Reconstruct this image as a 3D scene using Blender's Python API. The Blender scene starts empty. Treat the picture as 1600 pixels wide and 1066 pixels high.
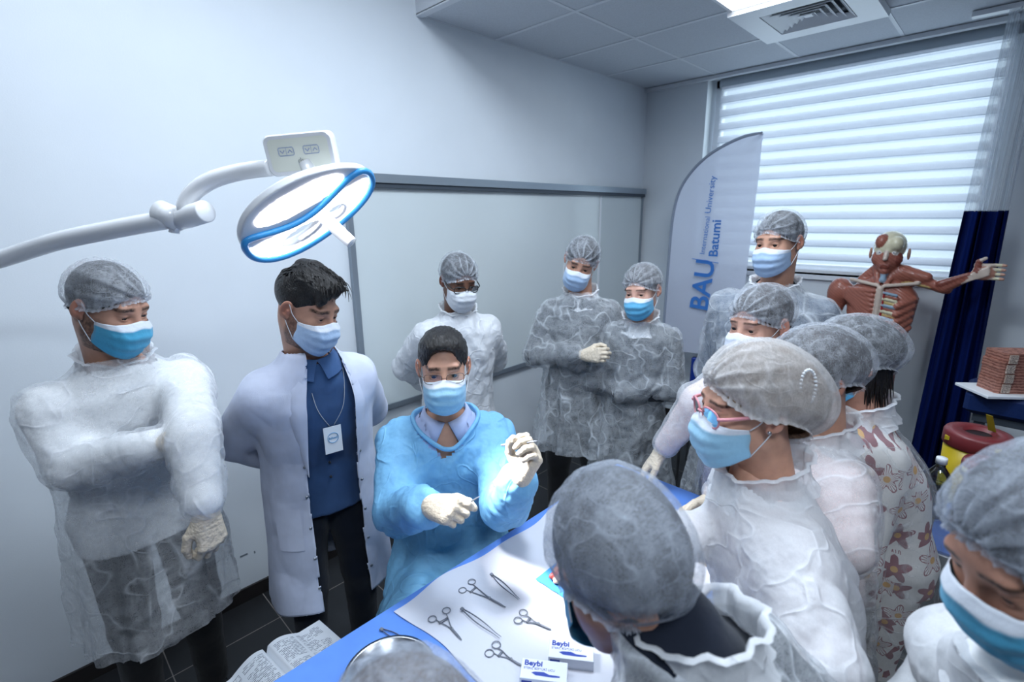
import bpy, math, random
import numpy as np
import openvdb as vdb
from mathutils import Matrix, Vector
C = bpy.context.scene
COL = C.collection
R = math.radians
rng = np.random.default_rng(7)

# ------------------------------------------------------------------ camera
EYE = 1.88
FPX = 779.56
def cam_rows(yaw, pitch, roll):
    yaw, pitch, roll = R(yaw), R(pitch), R(roll)
    f = np.array([math.sin(yaw)*math.cos(pitch), math.cos(yaw)*math.cos(pitch), -math.sin(pitch)])
    r = np.array([math.cos(yaw), -math.sin(yaw), 0.]); d = np.cross(f, r)
    return np.array([math.cos(roll)*r+math.sin(roll)*d, -math.sin(roll)*r+math.cos(roll)*d, f])
CR = cam_rows(45.437, 14.055, .659)
cam_data = bpy.data.cameras.new('camera'); cam = bpy.data.objects.new('camera', cam_data); COL.objects.link(cam)
cam_data.sensor_width = 36; cam_data.lens = FPX/1600*36; cam_data.clip_start = .02
m = Matrix.Identity(4)
for i in range(3):
    m[i][0] = CR[0][i]; m[i][1] = -CR[1][i]; m[i][2] = -CR[2][i]
m[0][3], m[1][3], m[2][3] = 0, 0, EYE
cam.matrix_world = m
cam_data.dof.use_dof = True; cam_data.dof.focus_distance = 1.7; cam_data.dof.aperture_fstop = 2.8
C.camera = cam
def at(px, py, d):
    """the place in the room measured d metres deep at a point of the survey photograph"""
    v = CR.T@np.array([(px-800)/FPX, (py-533)/FPX, 1.])*d
    return np.array([v[0], v[1], v[2]+EYE])
def atz(px, py, z):
    v = CR.T@np.array([(px-800)/FPX, (py-533)/FPX, 1.]); k = (z-EYE)/v[2]
    return np.array([v[0]*k, v[1]*k, z])
def atx(px, py, X):
    v = CR.T@np.array([(px-800)/FPX, (py-533)/FPX, 1.]); k = X/v[0]
    return np.array([X, v[1]*k, v[2]*k+EYE])

# ------------------------------------------------------------------ world, light, exposure
w = bpy.data.worlds.new('world'); C.world = w; w.use_nodes = True
w.node_tree.nodes['Background'].inputs[0].default_value = (.75, .86, 1, 1)
w.node_tree.nodes['Background'].inputs[1].default_value = 1.5
C.view_settings.view_transform = 'Standard'; C.view_settings.look = 'None'
C.view_settings.gamma = 1; C.view_settings.use_curve_mapping = False
C.view_settings.exposure = -0.12
C.cycles.max_bounces = 7; C.cycles.diffuse_bounces = 3; C.cycles.glossy_bounces = 3
C.cycles.transmission_bounces = 4; C.cycles.transparent_max_bounces = 14
C.cycles.use_denoising = True; C.cycles.caustics_reflective = False; C.cycles.caustics_refractive = False
C.cycles.sample_clamp_indirect = 4.0
def area(name, loc, direction, sx, sy, power, col=(1, 1, 1), spread=180):
    l = bpy.data.lights.new(name, 'AREA'); l.shape = 'RECTANGLE'; l.size = sx; l.size_y = sy
    l.energy = power; l.color = col; l.spread = R(spread)
    o = bpy.data.objects.new(name, l); COL.objects.link(o); o.location = loc
    o.rotation_euler = Vector(direction).to_track_quat('-Z', 'Y').to_euler(); o.visible_camera = False
    return o
COOL = (.75, .87, 1.0)
PANELS_AND_FILLS = [(1.25, .95, 3.235, 42), (1.2, -.7, 3.235, 9), (.15, 1.5, 3.235, 12), (-.3, -.7, 3.235, 34), (2.70, .975, 2.925, 10)]  # high ones are fill lights added out of view; the last is real
for x, y, z, p in PANELS_AND_FILLS:
    area('panel_and_fill_light', (x, y, z-.012), (0, 0, -1), .56, .56, p, COOL)
area('daylight', (4.75, 1.0, 2.15), (-1, 0, -.12), 1.75, 1.5, 58, (.86, .93, 1))

# ------------------------------------------------------------------ materials
def lin(c):
    return tuple(((v/255)/12.92 if v/255 <= .04045 else ((v/255+.055)/1.055)**2.4) for v in c)+(1,)
class NT:
    def __init__(s, name):
        s.m = bpy.data.materials.new(name); s.m.use_nodes = True; s.t = s.m.node_tree
        s.n = s.t.nodes; s.p = s.n['Principled BSDF']; s.out = s.n['Material Output']
    def add(s, kind, **kw):
        nd = s.n.new('ShaderNode'+kind)
        for k, v in kw.items():
            if k.startswith('i_'):
                nd.inputs[int(k[2:]) if k[2:].isdigit() else k[2:].replace('_', ' ')].default_value = v
            else: setattr(nd, k, v)
        return nd
    def link(s, a, b): s.t.links.new(a, b)
    def setp(s, k, v):
        if hasattr(v, 'links') or hasattr(v, 'is_output'): s.link(v, s.p.inputs[k])
        else: s.p.inputs[k].default_value = v
    def math(s, op, a, b=None, c=None, clamp=False):
        nd = s.n.new('ShaderNodeMath'); nd.operation = op; nd.use_clamp = clamp
        for i, v in enumerate((a, b, c)):
            if v is None: continue
            if isinstance(v, (int, float)): nd.inputs[i].default_value = v
            else: s.link(v, nd.inputs[i])
        return nd.outputs[0]
    def coord(s, kind='Object', scale=None, rot=None):
        tc = s.add('TexCoord').outputs[kind]
        if scale is None: return tc
        mp = s.add('Mapping'); mp.inputs['Scale'].default_value = scale
        if rot: mp.inputs['Rotation'].default_value = rot
        s.link(tc, mp.inputs[0]); return mp.outputs[0]
    def noise(s, vec, scale, detail=3, rough=.5, dist=0):
        nd = s.add('TexNoise'); nd.inputs['Scale'].default_value = scale; nd.inputs['Detail'].default_value = detail
        nd.inputs['Roughness'].default_value = rough; nd.inputs['Distortion'].default_value = dist
        s.link(vec, nd.inputs['Vector']); return nd.outputs[0]
    def ramp(s, fac, stops):
        nd = s.add('ValToRGB'); e = nd.color_ramp.elements
        while len(e) < len(stops): e.new(.5)
        for k, (p, c) in enumerate(stops): e[k].position = p; e[k].color = c
        s.link(fac, nd.inputs[0]); return nd.outputs[0]
    def mixc(s, fac, a, b, mode='MIX'):
        nd = s.add('Mix', data_type='RGBA', blend_type=mode)
        for i, v in ((0, fac), (6, a), (7, b)):
            if isinstance(v, (int, float, tuple)): nd.inputs[i].default_value = v
            else: s.link(v, nd.inputs[i])
        return nd.outputs[2]
    def range(s, v, a, b, c, d):
        nd = s.add('MapRange'); s.link(v, nd.inputs[0])
        for i, x in enumerate((a, b, c, d)): nd.inputs[1+i].default_value = x
        return nd.outputs[0]
    def bump(s, h, strength=.3, dist=.01):
        nd = s.add('Bump'); nd.inputs['Strength'].default_value = strength; nd.inputs['Distance'].default_value = dist
        s.link(h, nd.inputs['Height']); s.link(nd.outputs[0], s.p.inputs['Normal']); return nd.outputs[0]
def simple(name, rgb, rough=.5, metal=0, spec=.5, nscale=0, namt=.08, bump=0, bscale=60, emit=0, sheen=0, coat=0):
    t = NT(name); c = lin(rgb)
    if nscale:
        n = t.noise(t.coord(), nscale, 4)
        lo = tuple(v*(1-namt) for v in c[:3])+(1,); hi = tuple(min(1, v*(1+namt)) for v in c[:3])+(1,)
        t.setp('Base Color', t.ramp(n, [(.3, lo), (.7, hi)]))
    else: t.setp('Base Color', c)
    t.setp('Roughness', rough); t.setp('Metallic', metal); t.setp('Specular IOR Level', spec); t.setp('Coat Weight', coat)
    if sheen: t.setp('Sheen Weight', sheen)
    if bump: t.bump(t.noise(t.coord(), bscale, 4), bump, .01)
    if emit: t.setp('Emission Color', c); t.setp('Emission Strength', emit)
    return t.m
def glass(name, rgb, alpha=.15, rough=.05, ior=1.45):
    t = NT(name); tr = t.add('BsdfTransparent'); gl = t.add('BsdfGlossy'); gl.inputs['Roughness'].default_value = rough
    tr.inputs[0].default_value = lin(rgb); mx = t.add('MixShader')
    fr = t.add('Fresnel'); fr.inputs[0].default_value = ior
    t.link(t.math('ADD', fr.outputs[0], alpha, clamp=True), mx.inputs[0]); t.link(tr.outputs[0], mx.inputs[1]); t.link(gl.outputs[0], mx.inputs[2])
    t.link(mx.outputs[0], t.out.inputs[0]); return t.m
def nonwoven(name, rgb, a0=.5, crease=.5, fibre=.35, cscale=6.0, trans=.35, bump=.5, wav=1.0, attr=False):
    """thin spunbond sheet: fibres, crumple lines, light coming through"""
    t = NT(name); c = lin(rgb); v = t.coord()
    f1 = t.noise(t.coord('Object', (1, 1, .25)), 260, 3, .6, 1.2)
    f2 = t.noise(t.coord('Object', (.25, 1, 1), (.4, .5, .2)), 230, 3, .6, 1.2)
    cloud = t.noise(v, 28, 4, .6)
    nz = t.add('TexNoise'); nz.inputs['Scale'].default_value = 3.5*wav; nz.inputs['Detail'].default_value = 2; t.link(v, nz.inputs['Vector'])
    mixv = t.add('VectorMath', operation='MULTIPLY_ADD'); t.link(nz.outputs['Color'], mixv.inputs[0])
    mixv.inputs[1].default_value = (.07, .07, .07); t.link(v, mixv.inputs[2])
    def cr(sc, wd, off, stretch, rot):
        mp = t.add('Mapping'); mp.inputs['Location'].default_value = off; mp.inputs['Scale'].default_value = stretch; mp.inputs['Rotation'].default_value = rot
        t.link(mixv.outputs[0], mp.inputs[0]); n = t.noise(mp.outputs[0], sc, 1.2, .4)
        return t.math('POWER', t.range(t.math('ABSOLUTE', t.math('SUBTRACT', n, .5)), 0, wd*1.25, 1, 0), 1.3)
    vo = t.add('TexVoronoi', feature='DISTANCE_TO_EDGE'); vo.inputs['Scale'].default_value = cscale*1.15; mp = t.add('Mapping'); mp.inputs['Scale'].default_value = (1.25, 1.25, .55); mp.inputs['Rotation'].default_value = (.35, .25, 0)
    t.link(mixv.outputs[0], mp.inputs[0]); t.link(mp.outputs[0], vo.inputs['Vector']); vor = t.math('MULTIPLY', t.math('POWER', t.range(vo.outputs[0], 0, .05, 1, 0), 1.4), t.range(t.noise(v, 9, 1), .47, .60, 0, 1))
    c1 = t.math('MAXIMUM', t.math('MULTIPLY', cr(cscale*.8, .018, (0, 0, 0), (1.3, 1.3, .3), (.3, .2, 0)), .7), vor); c2 = cr(cscale*1.9, .022, (3, 1, 2), (1, .6, 1.2), (.2, .9, .3))
    mk = t.range(t.noise(v, 5, 2), .45, .62, 0, 1); mk2 = t.range(t.noise(v, 7, 2), .42, .7, 1, 0)
    lines = t.math('MAXIMUM', t.math('MULTIPLY', c1, mk), t.math('MULTIPLY', t.math('MULTIPLY', c2, mk2), .6))
    fib = t.math('ADD', t.math('MULTIPLY', t.math('SUBTRACT', t.math('MAXIMUM', f1, f2), .55), 2.4*fibre), t.math('MULTIPLY', t.math('SUBTRACT', cloud, .5), fibre*1.6))
    al = t.math('ADD', t.math('ADD', a0, fib), t.math('MULTIPLY', lines, crease))
    if attr:
        at_ = t.add('Attribute', attribute_name='crease')
        al = t.math('ADD', al, at_.outputs['Fac'])
    al = t.math('MINIMUM', t.math('MAXIMUM', al, .06), .97)
    t.setp('Base Color', c); t.setp('Roughness', .55); t.setp('Specular IOR Level', .3)
    h = t.math('ADD', t.math('MULTIPLY', lines, .28), t.math('ADD', t.math('MULTIPLY', t.noise(mixv.outputs[0], 9, 3, .55), 1.6), t.math('MULTIPLY', cloud, .12)))
    bn = t.bump(h, bump, .02)
    tl = t.add('BsdfTranslucent'); tl.inputs[0].default_value = c; t.link(bn, tl.inputs['Normal'])
    m1 = t.add('MixShader'); m1.inputs[0].default_value = trans; t.link(t.p.outputs[0], m1.inputs[1]); t.link(tl.outputs[0], m1.inputs[2])
    tr = t.add('BsdfTransparent'); m2 = t.add('MixShader'); t.link(al, m2.inputs[0]); t.link(tr.outputs[0], m2.inputs[1]); t.link(m1.outputs[0], m2.inputs[2])
    t.link(m2.outputs[0], t.out.inputs[0]); return t.m
def attr_mat(name, rough=.5, sss=0, spec=.4, bump=.1, bscale=400, coat=0):
    t = NT(name); a = t.add('Attribute', attribute_name='col')
    n = t.noise(t.coord(), 45, 4)
    t.setp('Base Color', t.mixc(.35, a.outputs['Color'], t.mixc(1.0, a.outputs['Color'], t.ramp(n, [(.3, (.75, .68, .68, 1)), (.7, (1.1, 1.05, 1.02, 1))]), 'MULTIPLY')))
    t.setp('Roughness', rough); t.setp('Specular IOR Level', spec); t.setp('Coat Weight', coat)
    if sss:
        t.setp('Subsurface Weight', sss); t.setp('Subsurface Radius', (.010, .004, .002)); t.setp('Subsurface Scale', .6)
    t.bump(t.noise(t.coord(), bscale, 3), bump, .002); return t.m
def hair_mat(name, rgb, rough=.4):
    t = NT(name); c = lin(rgb); n = t.noise(t.coord('Object', (1, .12, .35)), 420, 3, .6, .8)
    t.setp('Base Color', t.ramp(n, [(.3, tuple(v*.35 for v in c[:3])+(1,)), (.75, tuple(min(1, v*1.7) for v in c[:3])+(1,))]))
    t.setp('Roughness', rough); t.bump(n, .9, .004); return t.m
def cloth(name, rgb, rough=.85, bs=900, nscale=8):
    t = NT(name); c = lin(rgb); n = t.noise(t.coord(), nscale, 3)
    t.setp('Base Color', t.ramp(n, [(.3, tuple(v*.86 for v in c[:3])+(1,)), (.7, tuple(min(1, v*1.12) for v in c[:3])+(1,))]))
    t.setp('Roughness', rough); t.setp('Specular IOR Level', .25); t.setp('Sheen Weight', .15)
    h = t.math('ADD', t.math('MULTIPLY', t.noise(t.coord(), bs, 2), .15), t.noise(t.coord('Object', (1, 1, .5)), 13, 3)); t.bump(h, .5, .012); return t.m
M = {}
M['wall'] = simple('wall_paint', (228, 234, 240), .55, nscale=3, namt=.02, bump=.04, bscale=220)
M['ceil'] = simple('ceiling_tile', (205, 210, 217), .9, nscale=140, namt=.06, bump=.15, bscale=300)
M['white'] = simple('white_paint', (236, 239, 243), .4)
M['lampwhite'] = simple('lamp_white_enamel', (240, 241, 244), .25, coat=.3)
M['steel'] = simple('brushed_steel', (170, 172, 176), .28, metal=1, nscale=30)
M['tool'] = simple('instrument_steel', (124, 128, 138), .4, metal=.35)
M['alu'] = simple('aluminium_rail', (150, 160, 170), .4, metal=.6)
M['darkalu'] = simple('dark_rail', (70, 78, 88), .5, metal=.3)
M['board'] = simple('whiteboard_enamel', (214, 222, 224), .16, nscale=2, namt=.02)
M['tableblue'] = simple('blue_table_sheet', (92, 140, 222), .5, nscale=25, namt=.04, bump=.05)
M['blackcloth'] = cloth('black_cloth', (16, 17, 22))
M['darknavy'] = cloth('dark_navy_jeans', (20, 27, 42))
M['darkgrey'] = cloth('dark_grey_cloth', (38, 42, 50))
M['whitecloth'] = cloth('white_cotton', (250, 251, 253))
M['blueshirt'] = cloth('blue_chambray', (58, 88, 132))
M['paleblue'] = cloth('pale_blue_shirt', (182, 196, 232))
M['pinkcloth'] = cloth('pale_pink_knit', (226, 206, 204))
M['palegreen'] = cloth('pale_green_top', (206, 214, 200))
M['labcoat'] = cloth('white_lab_coat', (214, 220, 240), .8)
M['glove'] = simple('latex_glove', (226, 210, 188), .45, nscale=40, namt=.06, bump=.5, bscale=110)
M['cuff'] = simple('glove_cuff', (222, 214, 170), .5)
M['black'] = simple('black_plastic', (14, 14, 16), .35)
M['eyew'] = simple('eye_white', (214, 210, 208), .2); M['iris'] = simple('iris_brown', (52, 34, 22), .15); M['pupil'] = simple('pupil', (4, 4, 4), .1)
M['irisg'] = simple('iris_grey', (104, 112, 112), .15)
M['hairblack'] = hair_mat('black_hair', (26, 22, 21)); M['hairdark'] = hair_mat('dark_brown_hair', (44, 33, 28)); M['hairlight'] = hair_mat('light_brown_hair', (134, 108, 84)); M['hairmid'] = hair_mat('brown_hair', (84, 66, 54))
M['skin'] = attr_mat('skin', .45, .12)
M['loop'] = simple('elastic_loop', (232, 234, 238), .6)
M['lens'] = glass('spectacle_lens', (245, 250, 250), .03)
M['emit'] = None

# ------------------------------------------------------------------ mesh tools
def mesh_obj(name, V, F, mat, parent=None, smooth=True, col=None, attrs=None):
    V = np.asarray(V, dtype=np.float32).reshape(-1, 3); me = bpy.data.meshes.new(name)
    if isinstance(F, np.ndarray): F = [F]
    if len(F) and not isinstance(F[0], np.ndarray):
        me.from_pydata(V.tolist(), [], F)
    else:
        F = [f for f in F if len(f)]
        me.vertices.add(len(V)); me.vertices.foreach_set('co', V.ravel())
        idx = np.concatenate([f.ravel() for f in F]).astype(np.int32); sizes = np.concatenate([np.full(len(f), f.shape[1]) for f in F])
        me.loops.add(len(idx)); me.loops.foreach_set('vertex_index', idx)
        st = np.concatenate([[0], np.cumsum(sizes)[:-1]]).astype(np.int32)
        me.polygons.add(len(st)); me.polygons.foreach_set('loop_start', st)
        me.update(calc_edges=True)
    me.validate()
    if smooth: me.polygons.foreach_set('use_smooth', [True]*len(me.polygons))
    if col is not None and len(me.vertices) == len(V):
        a = me.color_attributes.new('col', 'FLOAT_COLOR', 'POINT')
        c4 = np.ones((len(V), 4), np.float32); c4[:, :3] = col; a.data.foreach_set('color', c4.ravel())
    for k, v in (attrs or {}).items():
        if len(me.vertices) == len(V):
            a = me.attributes.new(k, 'FLOAT', 'POINT'); a.data.foreach_set('value', np.asarray(v, np.float32))
    if mat is not None:
        for mm in (mat if isinstance(mat, (list, tuple)) else [mat]): me.materials.append(mm)
    o = bpy.data.objects.new(name, me); COL.objects.link(o)
    if parent is not None: o.parent = parent
    return o
def tag(o, label=None, cat=None, group=None, kind=None):
    if label: o['label'] = label
    if cat: o['category'] = cat
    if group: o['group'] = group
    if kind: o['kind'] = kind
    return o
def empty(name, loc, rz=0):
    o = bpy.data.objects.new(name, None); COL.objects.link(o); o.location = loc; o.rotation_euler = (0, 0, rz); o.empty_display_size = .05
    return o
class MB:
    """collects shapes into one mesh"""
    def __init__(s): s.V = []; s.F = []; s.n = 0
    def put(s, V, F):
        V = np.asarray(V, float); s.V.append(V)
        s.F += [tuple(int(i)+s.n for i in f) for f in F]; s.n += len(V); return s
    def box(s, lo, hi, rot=None, bev=0):
        x0, y0, z0 = lo; x1, y1, z1 = hi
        if bev:
            b = bev; bm = []
            pts = []
            for z, ins in ((z0, b), (z0+b, 0), (z1-b, 0), (z1, b)):
                xa, xb, ya, yb = x0+ins, x1-ins, y0+ins, y1-ins; c = b*.9
                pts += [(xa+c, ya, z), (xb-c, ya, z), (xb, ya+c, z), (xb, yb-c, z), (xb-c, yb, z), (xa+c, yb, z), (xa, yb-c, z), (xa, ya+c, z)]
            F = [tuple(range(7, -1, -1)), tuple(range(24, 32))]
            for r in range(3):
                for k in range(8): F.append((r*8+k, r*8+(k+1) % 8, r*8+8+(k+1) % 8, r*8+8+k))
            V = np.array(pts)
        else:
            V = np.array([(x, y, z) for z in (z0, z1) for y in (y0, y1) for x in (x0, x1)], float)
            F = [(0, 2, 3, 1), (4, 5, 7, 6), (0, 1, 5, 4), (2, 6, 7, 3), (0, 4, 6, 2), (1, 3, 7, 5)]
        if rot is not None: V = V@np.array(rot).T
        return s.put(V, F)
    def tube(s, P, r, n=10, cap=True, closed=False):
        P = np.asarray(P, float); r = np.broadcast_to(r, (len(P),)) if np.ndim(r) < 1 or len(np.atleast_1d(r)) == 1 else np.asarray(r)
        T = np.gradient(P, axis=0) if not closed else np.roll(P, -1, 0)-np.roll(P, 1, 0)
        T /= np.linalg.norm(T, axis=1)[:, None]+1e-12
        up = np.array([0, 0, 1.]) if abs(T[0][2]) < .9 else np.array([1., 0, 0]); V = []
        for i in range(len(P)):
            a = np.cross(T[i], up); a /= np.linalg.norm(a)+1e-12; b = np.cross(a, T[i]); up = b
            for k in range(n):
                th = 2*math.pi*k/n; V.append(P[i]+r[i]*(math.cos(th)*a+math.sin(th)*b))
        F = []; L = len(P)
        for i in range(L if closed else L-1):
            j = (i+1) % L
            for k in range(n): F.append((i*n+k, i*n+(k+1) % n, j*n+(k+1) % n, j*n+k))
        if cap and not closed: F += [tuple(range(n-1, -1, -1)), tuple((L-1)*n+k for k in range(n))]
        return s.put(V, F)
    def lathe(s, prof, n=32, c=(0, 0, 0), sx=1, sy=1):
        V = [(c[0]+r*sx*math.cos(2*math.pi*k/n), c[1]+r*sy*math.sin(2*math.pi*k/n), c[2]+z) for r, z in prof for k in range(n)]
        F = [(i*n+k, i*n+(k+1) % n, (i+1)*n+(k+1) % n, (i+1)*n+k) for i in range(len(prof)-1) for k in range(n)]
        return s.put(V, F)
    def prism(s, poly, z0, z1):
        n = len(poly); V = [(x, y, z0) for x, y in poly]+[(x, y, z1) for x, y in poly]
        F = [tuple(range(n-1, -1, -1)), tuple(range(n, 2*n))]+[(k, (k+1) % n, n+(k+1) % n, n+k) for k in range(n)]
        return s.put(V, F)
    def grid(s, A):
        h, w_ = A.shape[:2]; F = [(i*w_+j, i*w_+j+1, (i+1)*w_+j+1, (i+1)*w_+j) for i in range(h-1) for j in range(w_-1)]
        return s.put(A.reshape(-1, 3), F)
    def build(s, name, mat, parent=None, smooth=False, xf=None):
        V = np.concatenate(s.V)
        if xf is not None: V = xf(V)
        return mesh_obj(name, V, s.F, mat, parent, smooth)
def autosmooth(o, ang=35):
    me = o.data; me.polygons.foreach_set('use_smooth', [True]*len(me.polygons))
    import bmesh
    bm = bmesh.new(); bm.from_mesh(me)
    for e in bm.edges:
        if len(e.link_faces) == 2 and e.calc_face_angle(0) > R(ang): e.smooth = False
    bm.normal_update(); bm.to_mesh(me); bm.free(); return o
def smoothcurve(P, n=8, closed=False):
    P = np.asarray(P, float); out = []; L = len(P)
    for i in range(L if closed else L-1):
        p0, p1, p2, p3 = (P[(i-1) % L], P[i], P[(i+1) % L], P[(i+2) % L]) if closed else (P[max(i-1, 0)], P[i], P[i+1], P[min(i+2, L-1)])
        for t in np.linspace(0, 1, n, endpoint=False):
            out.append(.5*((2*p1)+(-p0+p2)*t+(2*p0-5*p1+4*p2-p3)*t*t+(-p0+3*p1-3*p2+p3)*t**3))
    if not closed: out.append(P[-1])
    return np.array(out)
def hashv(ix, iy, iz, seed):
    h = (ix*374761393+iy*668265263+iz*2147483647+seed*974711) & 0xffffffff
    h = ((h ^ (h >> 13))*1274126177) & 0xffffffff
    return ((h ^ (h >> 16)) & 0xffff)/65535.0
def vnoise(P, seed=0):
    I = np.floor(P).astype(np.int64); f = P-I; f = f*f*(3-2*f); r = 0
    for dx in (0, 1):
        for dy in (0, 1):
            for dz in (0, 1):
                wgt = (f[:, 0] if dx else 1-f[:, 0])*(f[:, 1] if dy else 1-f[:, 1])*(f[:, 2] if dz else 1-f[:, 2])
                r = r+wgt*hashv(I[:, 0]+dx, I[:, 1]+dy, I[:, 2]+dz, seed)
    return r*2-1
def fbm(P, seed=0, o=3):
    r = 0; a = 1
    for k in range(o): r = r+a*vnoise(P*(2**k)+k*17.3, seed+k); a *= .5
    return r/1.75
def vnormals(V, Q):
    a, b, c, d = V[Q[:, 0]], V[Q[:, 1]], V[Q[:, 2]], V[Q[:, 3]]; fn = np.cross(c-a, d-b); N = np.zeros_like(V)
    for k in range(4): np.add.at(N, Q[:, k], fn)
    return N/(np.linalg.norm(N, axis=1)[:, None]+1e-12)
class SDF:
    def __init__(s, lo, hi, vox):
        s.lo = np.array(lo, float); s.v = vox; s.n = np.ceil((np.array(hi)-s.lo)/vox).astype(int)+1
        s.f = np.full(s.n, 1.0, np.float32); s.ax = [s.lo[i]+vox*np.arange(s.n[i]) for i in range(3)]; s.prims = []
    def apply(s, fn, blo, bhi, k, mode='u', col=None):
        mg = k+3*s.v; a = np.maximum(np.floor((np.array(blo)-mg-s.lo)/s.v).astype(int), 0); b = np.minimum(np.ceil((np.array(bhi)+mg-s.lo)/s.v).astype(int)+1, s.n)
        if np.any(b <= a): return s
        X, Y, Z = np.meshgrid(*[s.ax[i][a[i]:b[i]] for i in range(3)], indexing='ij', sparse=True)
        d = fn(X, Y, Z).astype(np.float32); sl = tuple(slice(a[i], b[i]) for i in range(3)); f = s.f[sl]; k = max(k, 1e-5)
        if mode == 'u':
            h = np.maximum(k-np.abs(f-d), 0)/k; s.f[sl] = np.minimum(f, d)-h*h*k*.25
        else:
            h = np.maximum(k-np.abs(f+d), 0)/k; s.f[sl] = np.maximum(f, -d)+h*h*k*.25
        if col is not None: s.prims.append((fn, col))
        return s
    def cap(s, a, b, ra, rb=None, k=.01, mode='u', col=None):
        a = np.array(a, float); b = np.array(b, float); rb = ra if rb is None else rb; ab = b-a; L = ab@ab+1e-12
        def fn(X, Y, Z):
            t = np.clip(((X-a[0])*ab[0]+(Y-a[1])*ab[1]+(Z-a[2])*ab[2])/L, 0, 1)
            return np.sqrt((X-a[0]-t*ab[0])**2+(Y-a[1]-t*ab[1])**2+(Z-a[2]-t*ab[2])**2)-(ra+(rb-ra)*t)
        r = max(ra, rb); return s.apply(fn, np.minimum(a, b)-r, np.maximum(a, b)+r, k, mode, col)
    def ell(s, c, r, k=.01, mode='u', rot=None, col=None):
        c = np.array(c, float); r = np.array(r, float); Rm = None if rot is None else np.array(rot)
        def fn(X, Y, Z):
            x, y, z = X-c[0], Y-c[1], Z-c[2]
            if Rm is not None: x, y, z = (Rm[0, 0]*x+Rm[1, 0]*y+Rm[2, 0]*z, Rm[0, 1]*x+Rm[1, 1]*y+Rm[2, 1]*z, Rm[0, 2]*x+Rm[1, 2]*y+Rm[2, 2]*z)
            q = np.sqrt((x/r[0])**2+(y/r[1])**2+(z/r[2])**2); q2 = np.sqrt((x/r[0]**2)**2+(y/r[1]**2)**2+(z/r[2]**2)**2)+1e-9
            return q*(q-1)/q2
        rr = r if Rm is None else np.full(3, r.max()); return s.apply(fn, c-rr, c+rr, k, mode, col)
    def chain(s, pts, rs, k=.01, col=None):
        for i in range(len(pts)-1): s.cap(pts[i], pts[i+1], rs[i], rs[i+1], k if i == 0 else max(k*.4, .002), 'u', col)
        return s
    def loft(s, zs, cx, cy, rx, ry, k=.02, n=2.3, col=None):
        zs, cx, cy, rx, ry = [np.array(v, float) for v in (zs, cx, cy, rx, ry)]; o = np.argsort(zs); zs, cx, cy, rx, ry = zs[o], cx[o], cy[o], rx[o], ry[o]
        def fn(X, Y, Z):
            a, b = np.interp(Z, zs, rx), np.interp(Z, zs, ry)
            q = (np.abs((X-np.interp(Z, zs, cx))/a)**n+np.abs((Y-np.interp(Z, zs, cy))/b)**n)**(1/n)
            return np.maximum((q-1)*np.minimum(a, b), np.maximum(Z-zs[-1], zs[0]-Z))
        return s.apply(fn, ((cx-rx).min(), (cy-ry).min(), zs[0]), ((cx+rx).max(), (cy+ry).max(), zs[-1]), k, 'u', col)
    def mesh(s):
        g = vdb.FloatGrid(1.0); g.copyFromArray(s.f); p, q = g.convertToQuads(0.0)
        V = p.astype(float)*s.v+s.lo; Q = q.astype(np.int64)
        return V, Q[:, ::-1] if len(Q) else Q
    def colors(s, V, noise=0):
        best = np.full(len(V), 9.); c = np.zeros((len(V), 3)); X, Y, Z = V[:, 0], V[:, 1], V[:, 2]
        for fn, col in s.prims:
            d = fn(X, Y, Z); mk = d < best-.0004; best[mk] = d[mk]; c[mk] = lin(col)[:3]
        return c
def drop(V, Q, keep):
    Q = Q[keep[Q].all(axis=1)]; used = np.zeros(len(V), bool); used[Q.ravel()] = True
    idx = np.cumsum(used)-1; return V[used], idx[Q], used
def text_geo(txt, size, bold=0, spacing=1.0, extrude=.0006):
    cu = bpy.data.curves.new('txt', 'FONT'); cu.body = txt; cu.size = size; cu.extrude = extrude; cu.offset = bold; cu.space_character = spacing; cu.resolution_u = 3
    o = bpy.data.objects.new('txt', cu); COL.objects.link(o); dg = bpy.context.evaluated_depsgraph_get(); dg.update()
    me = bpy.data.meshes.new_from_object(o.evaluated_get(dg)); V = np.array([v.co[:] for v in me.vertices]); F = [tuple(p.vertices) for p in me.polygons]
    bpy.data.objects.remove(o); bpy.data.curves.remove(cu); bpy.data.meshes.remove(me); return V, F
def text_obj(name, txt, size, mat, parent, org, ux, uy, bold=0, spacing=1.0, align='l', ext=.0006):
    V, F = text_geo(txt, size, bold, spacing, ext); ux = np.array(ux, float); uy = np.array(uy, float); un = np.cross(ux, uy)
    off = 0 if align == 'l' else (V[:, 0].max()/2 if align == 'c' else V[:, 0].max())
    P = np.array(org)+(V[:, :1]-off)*ux+V[:, 1:2]*uy+V[:, 2:3]*un
    return mesh_obj(name, P, F, mat, parent, False)

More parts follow.
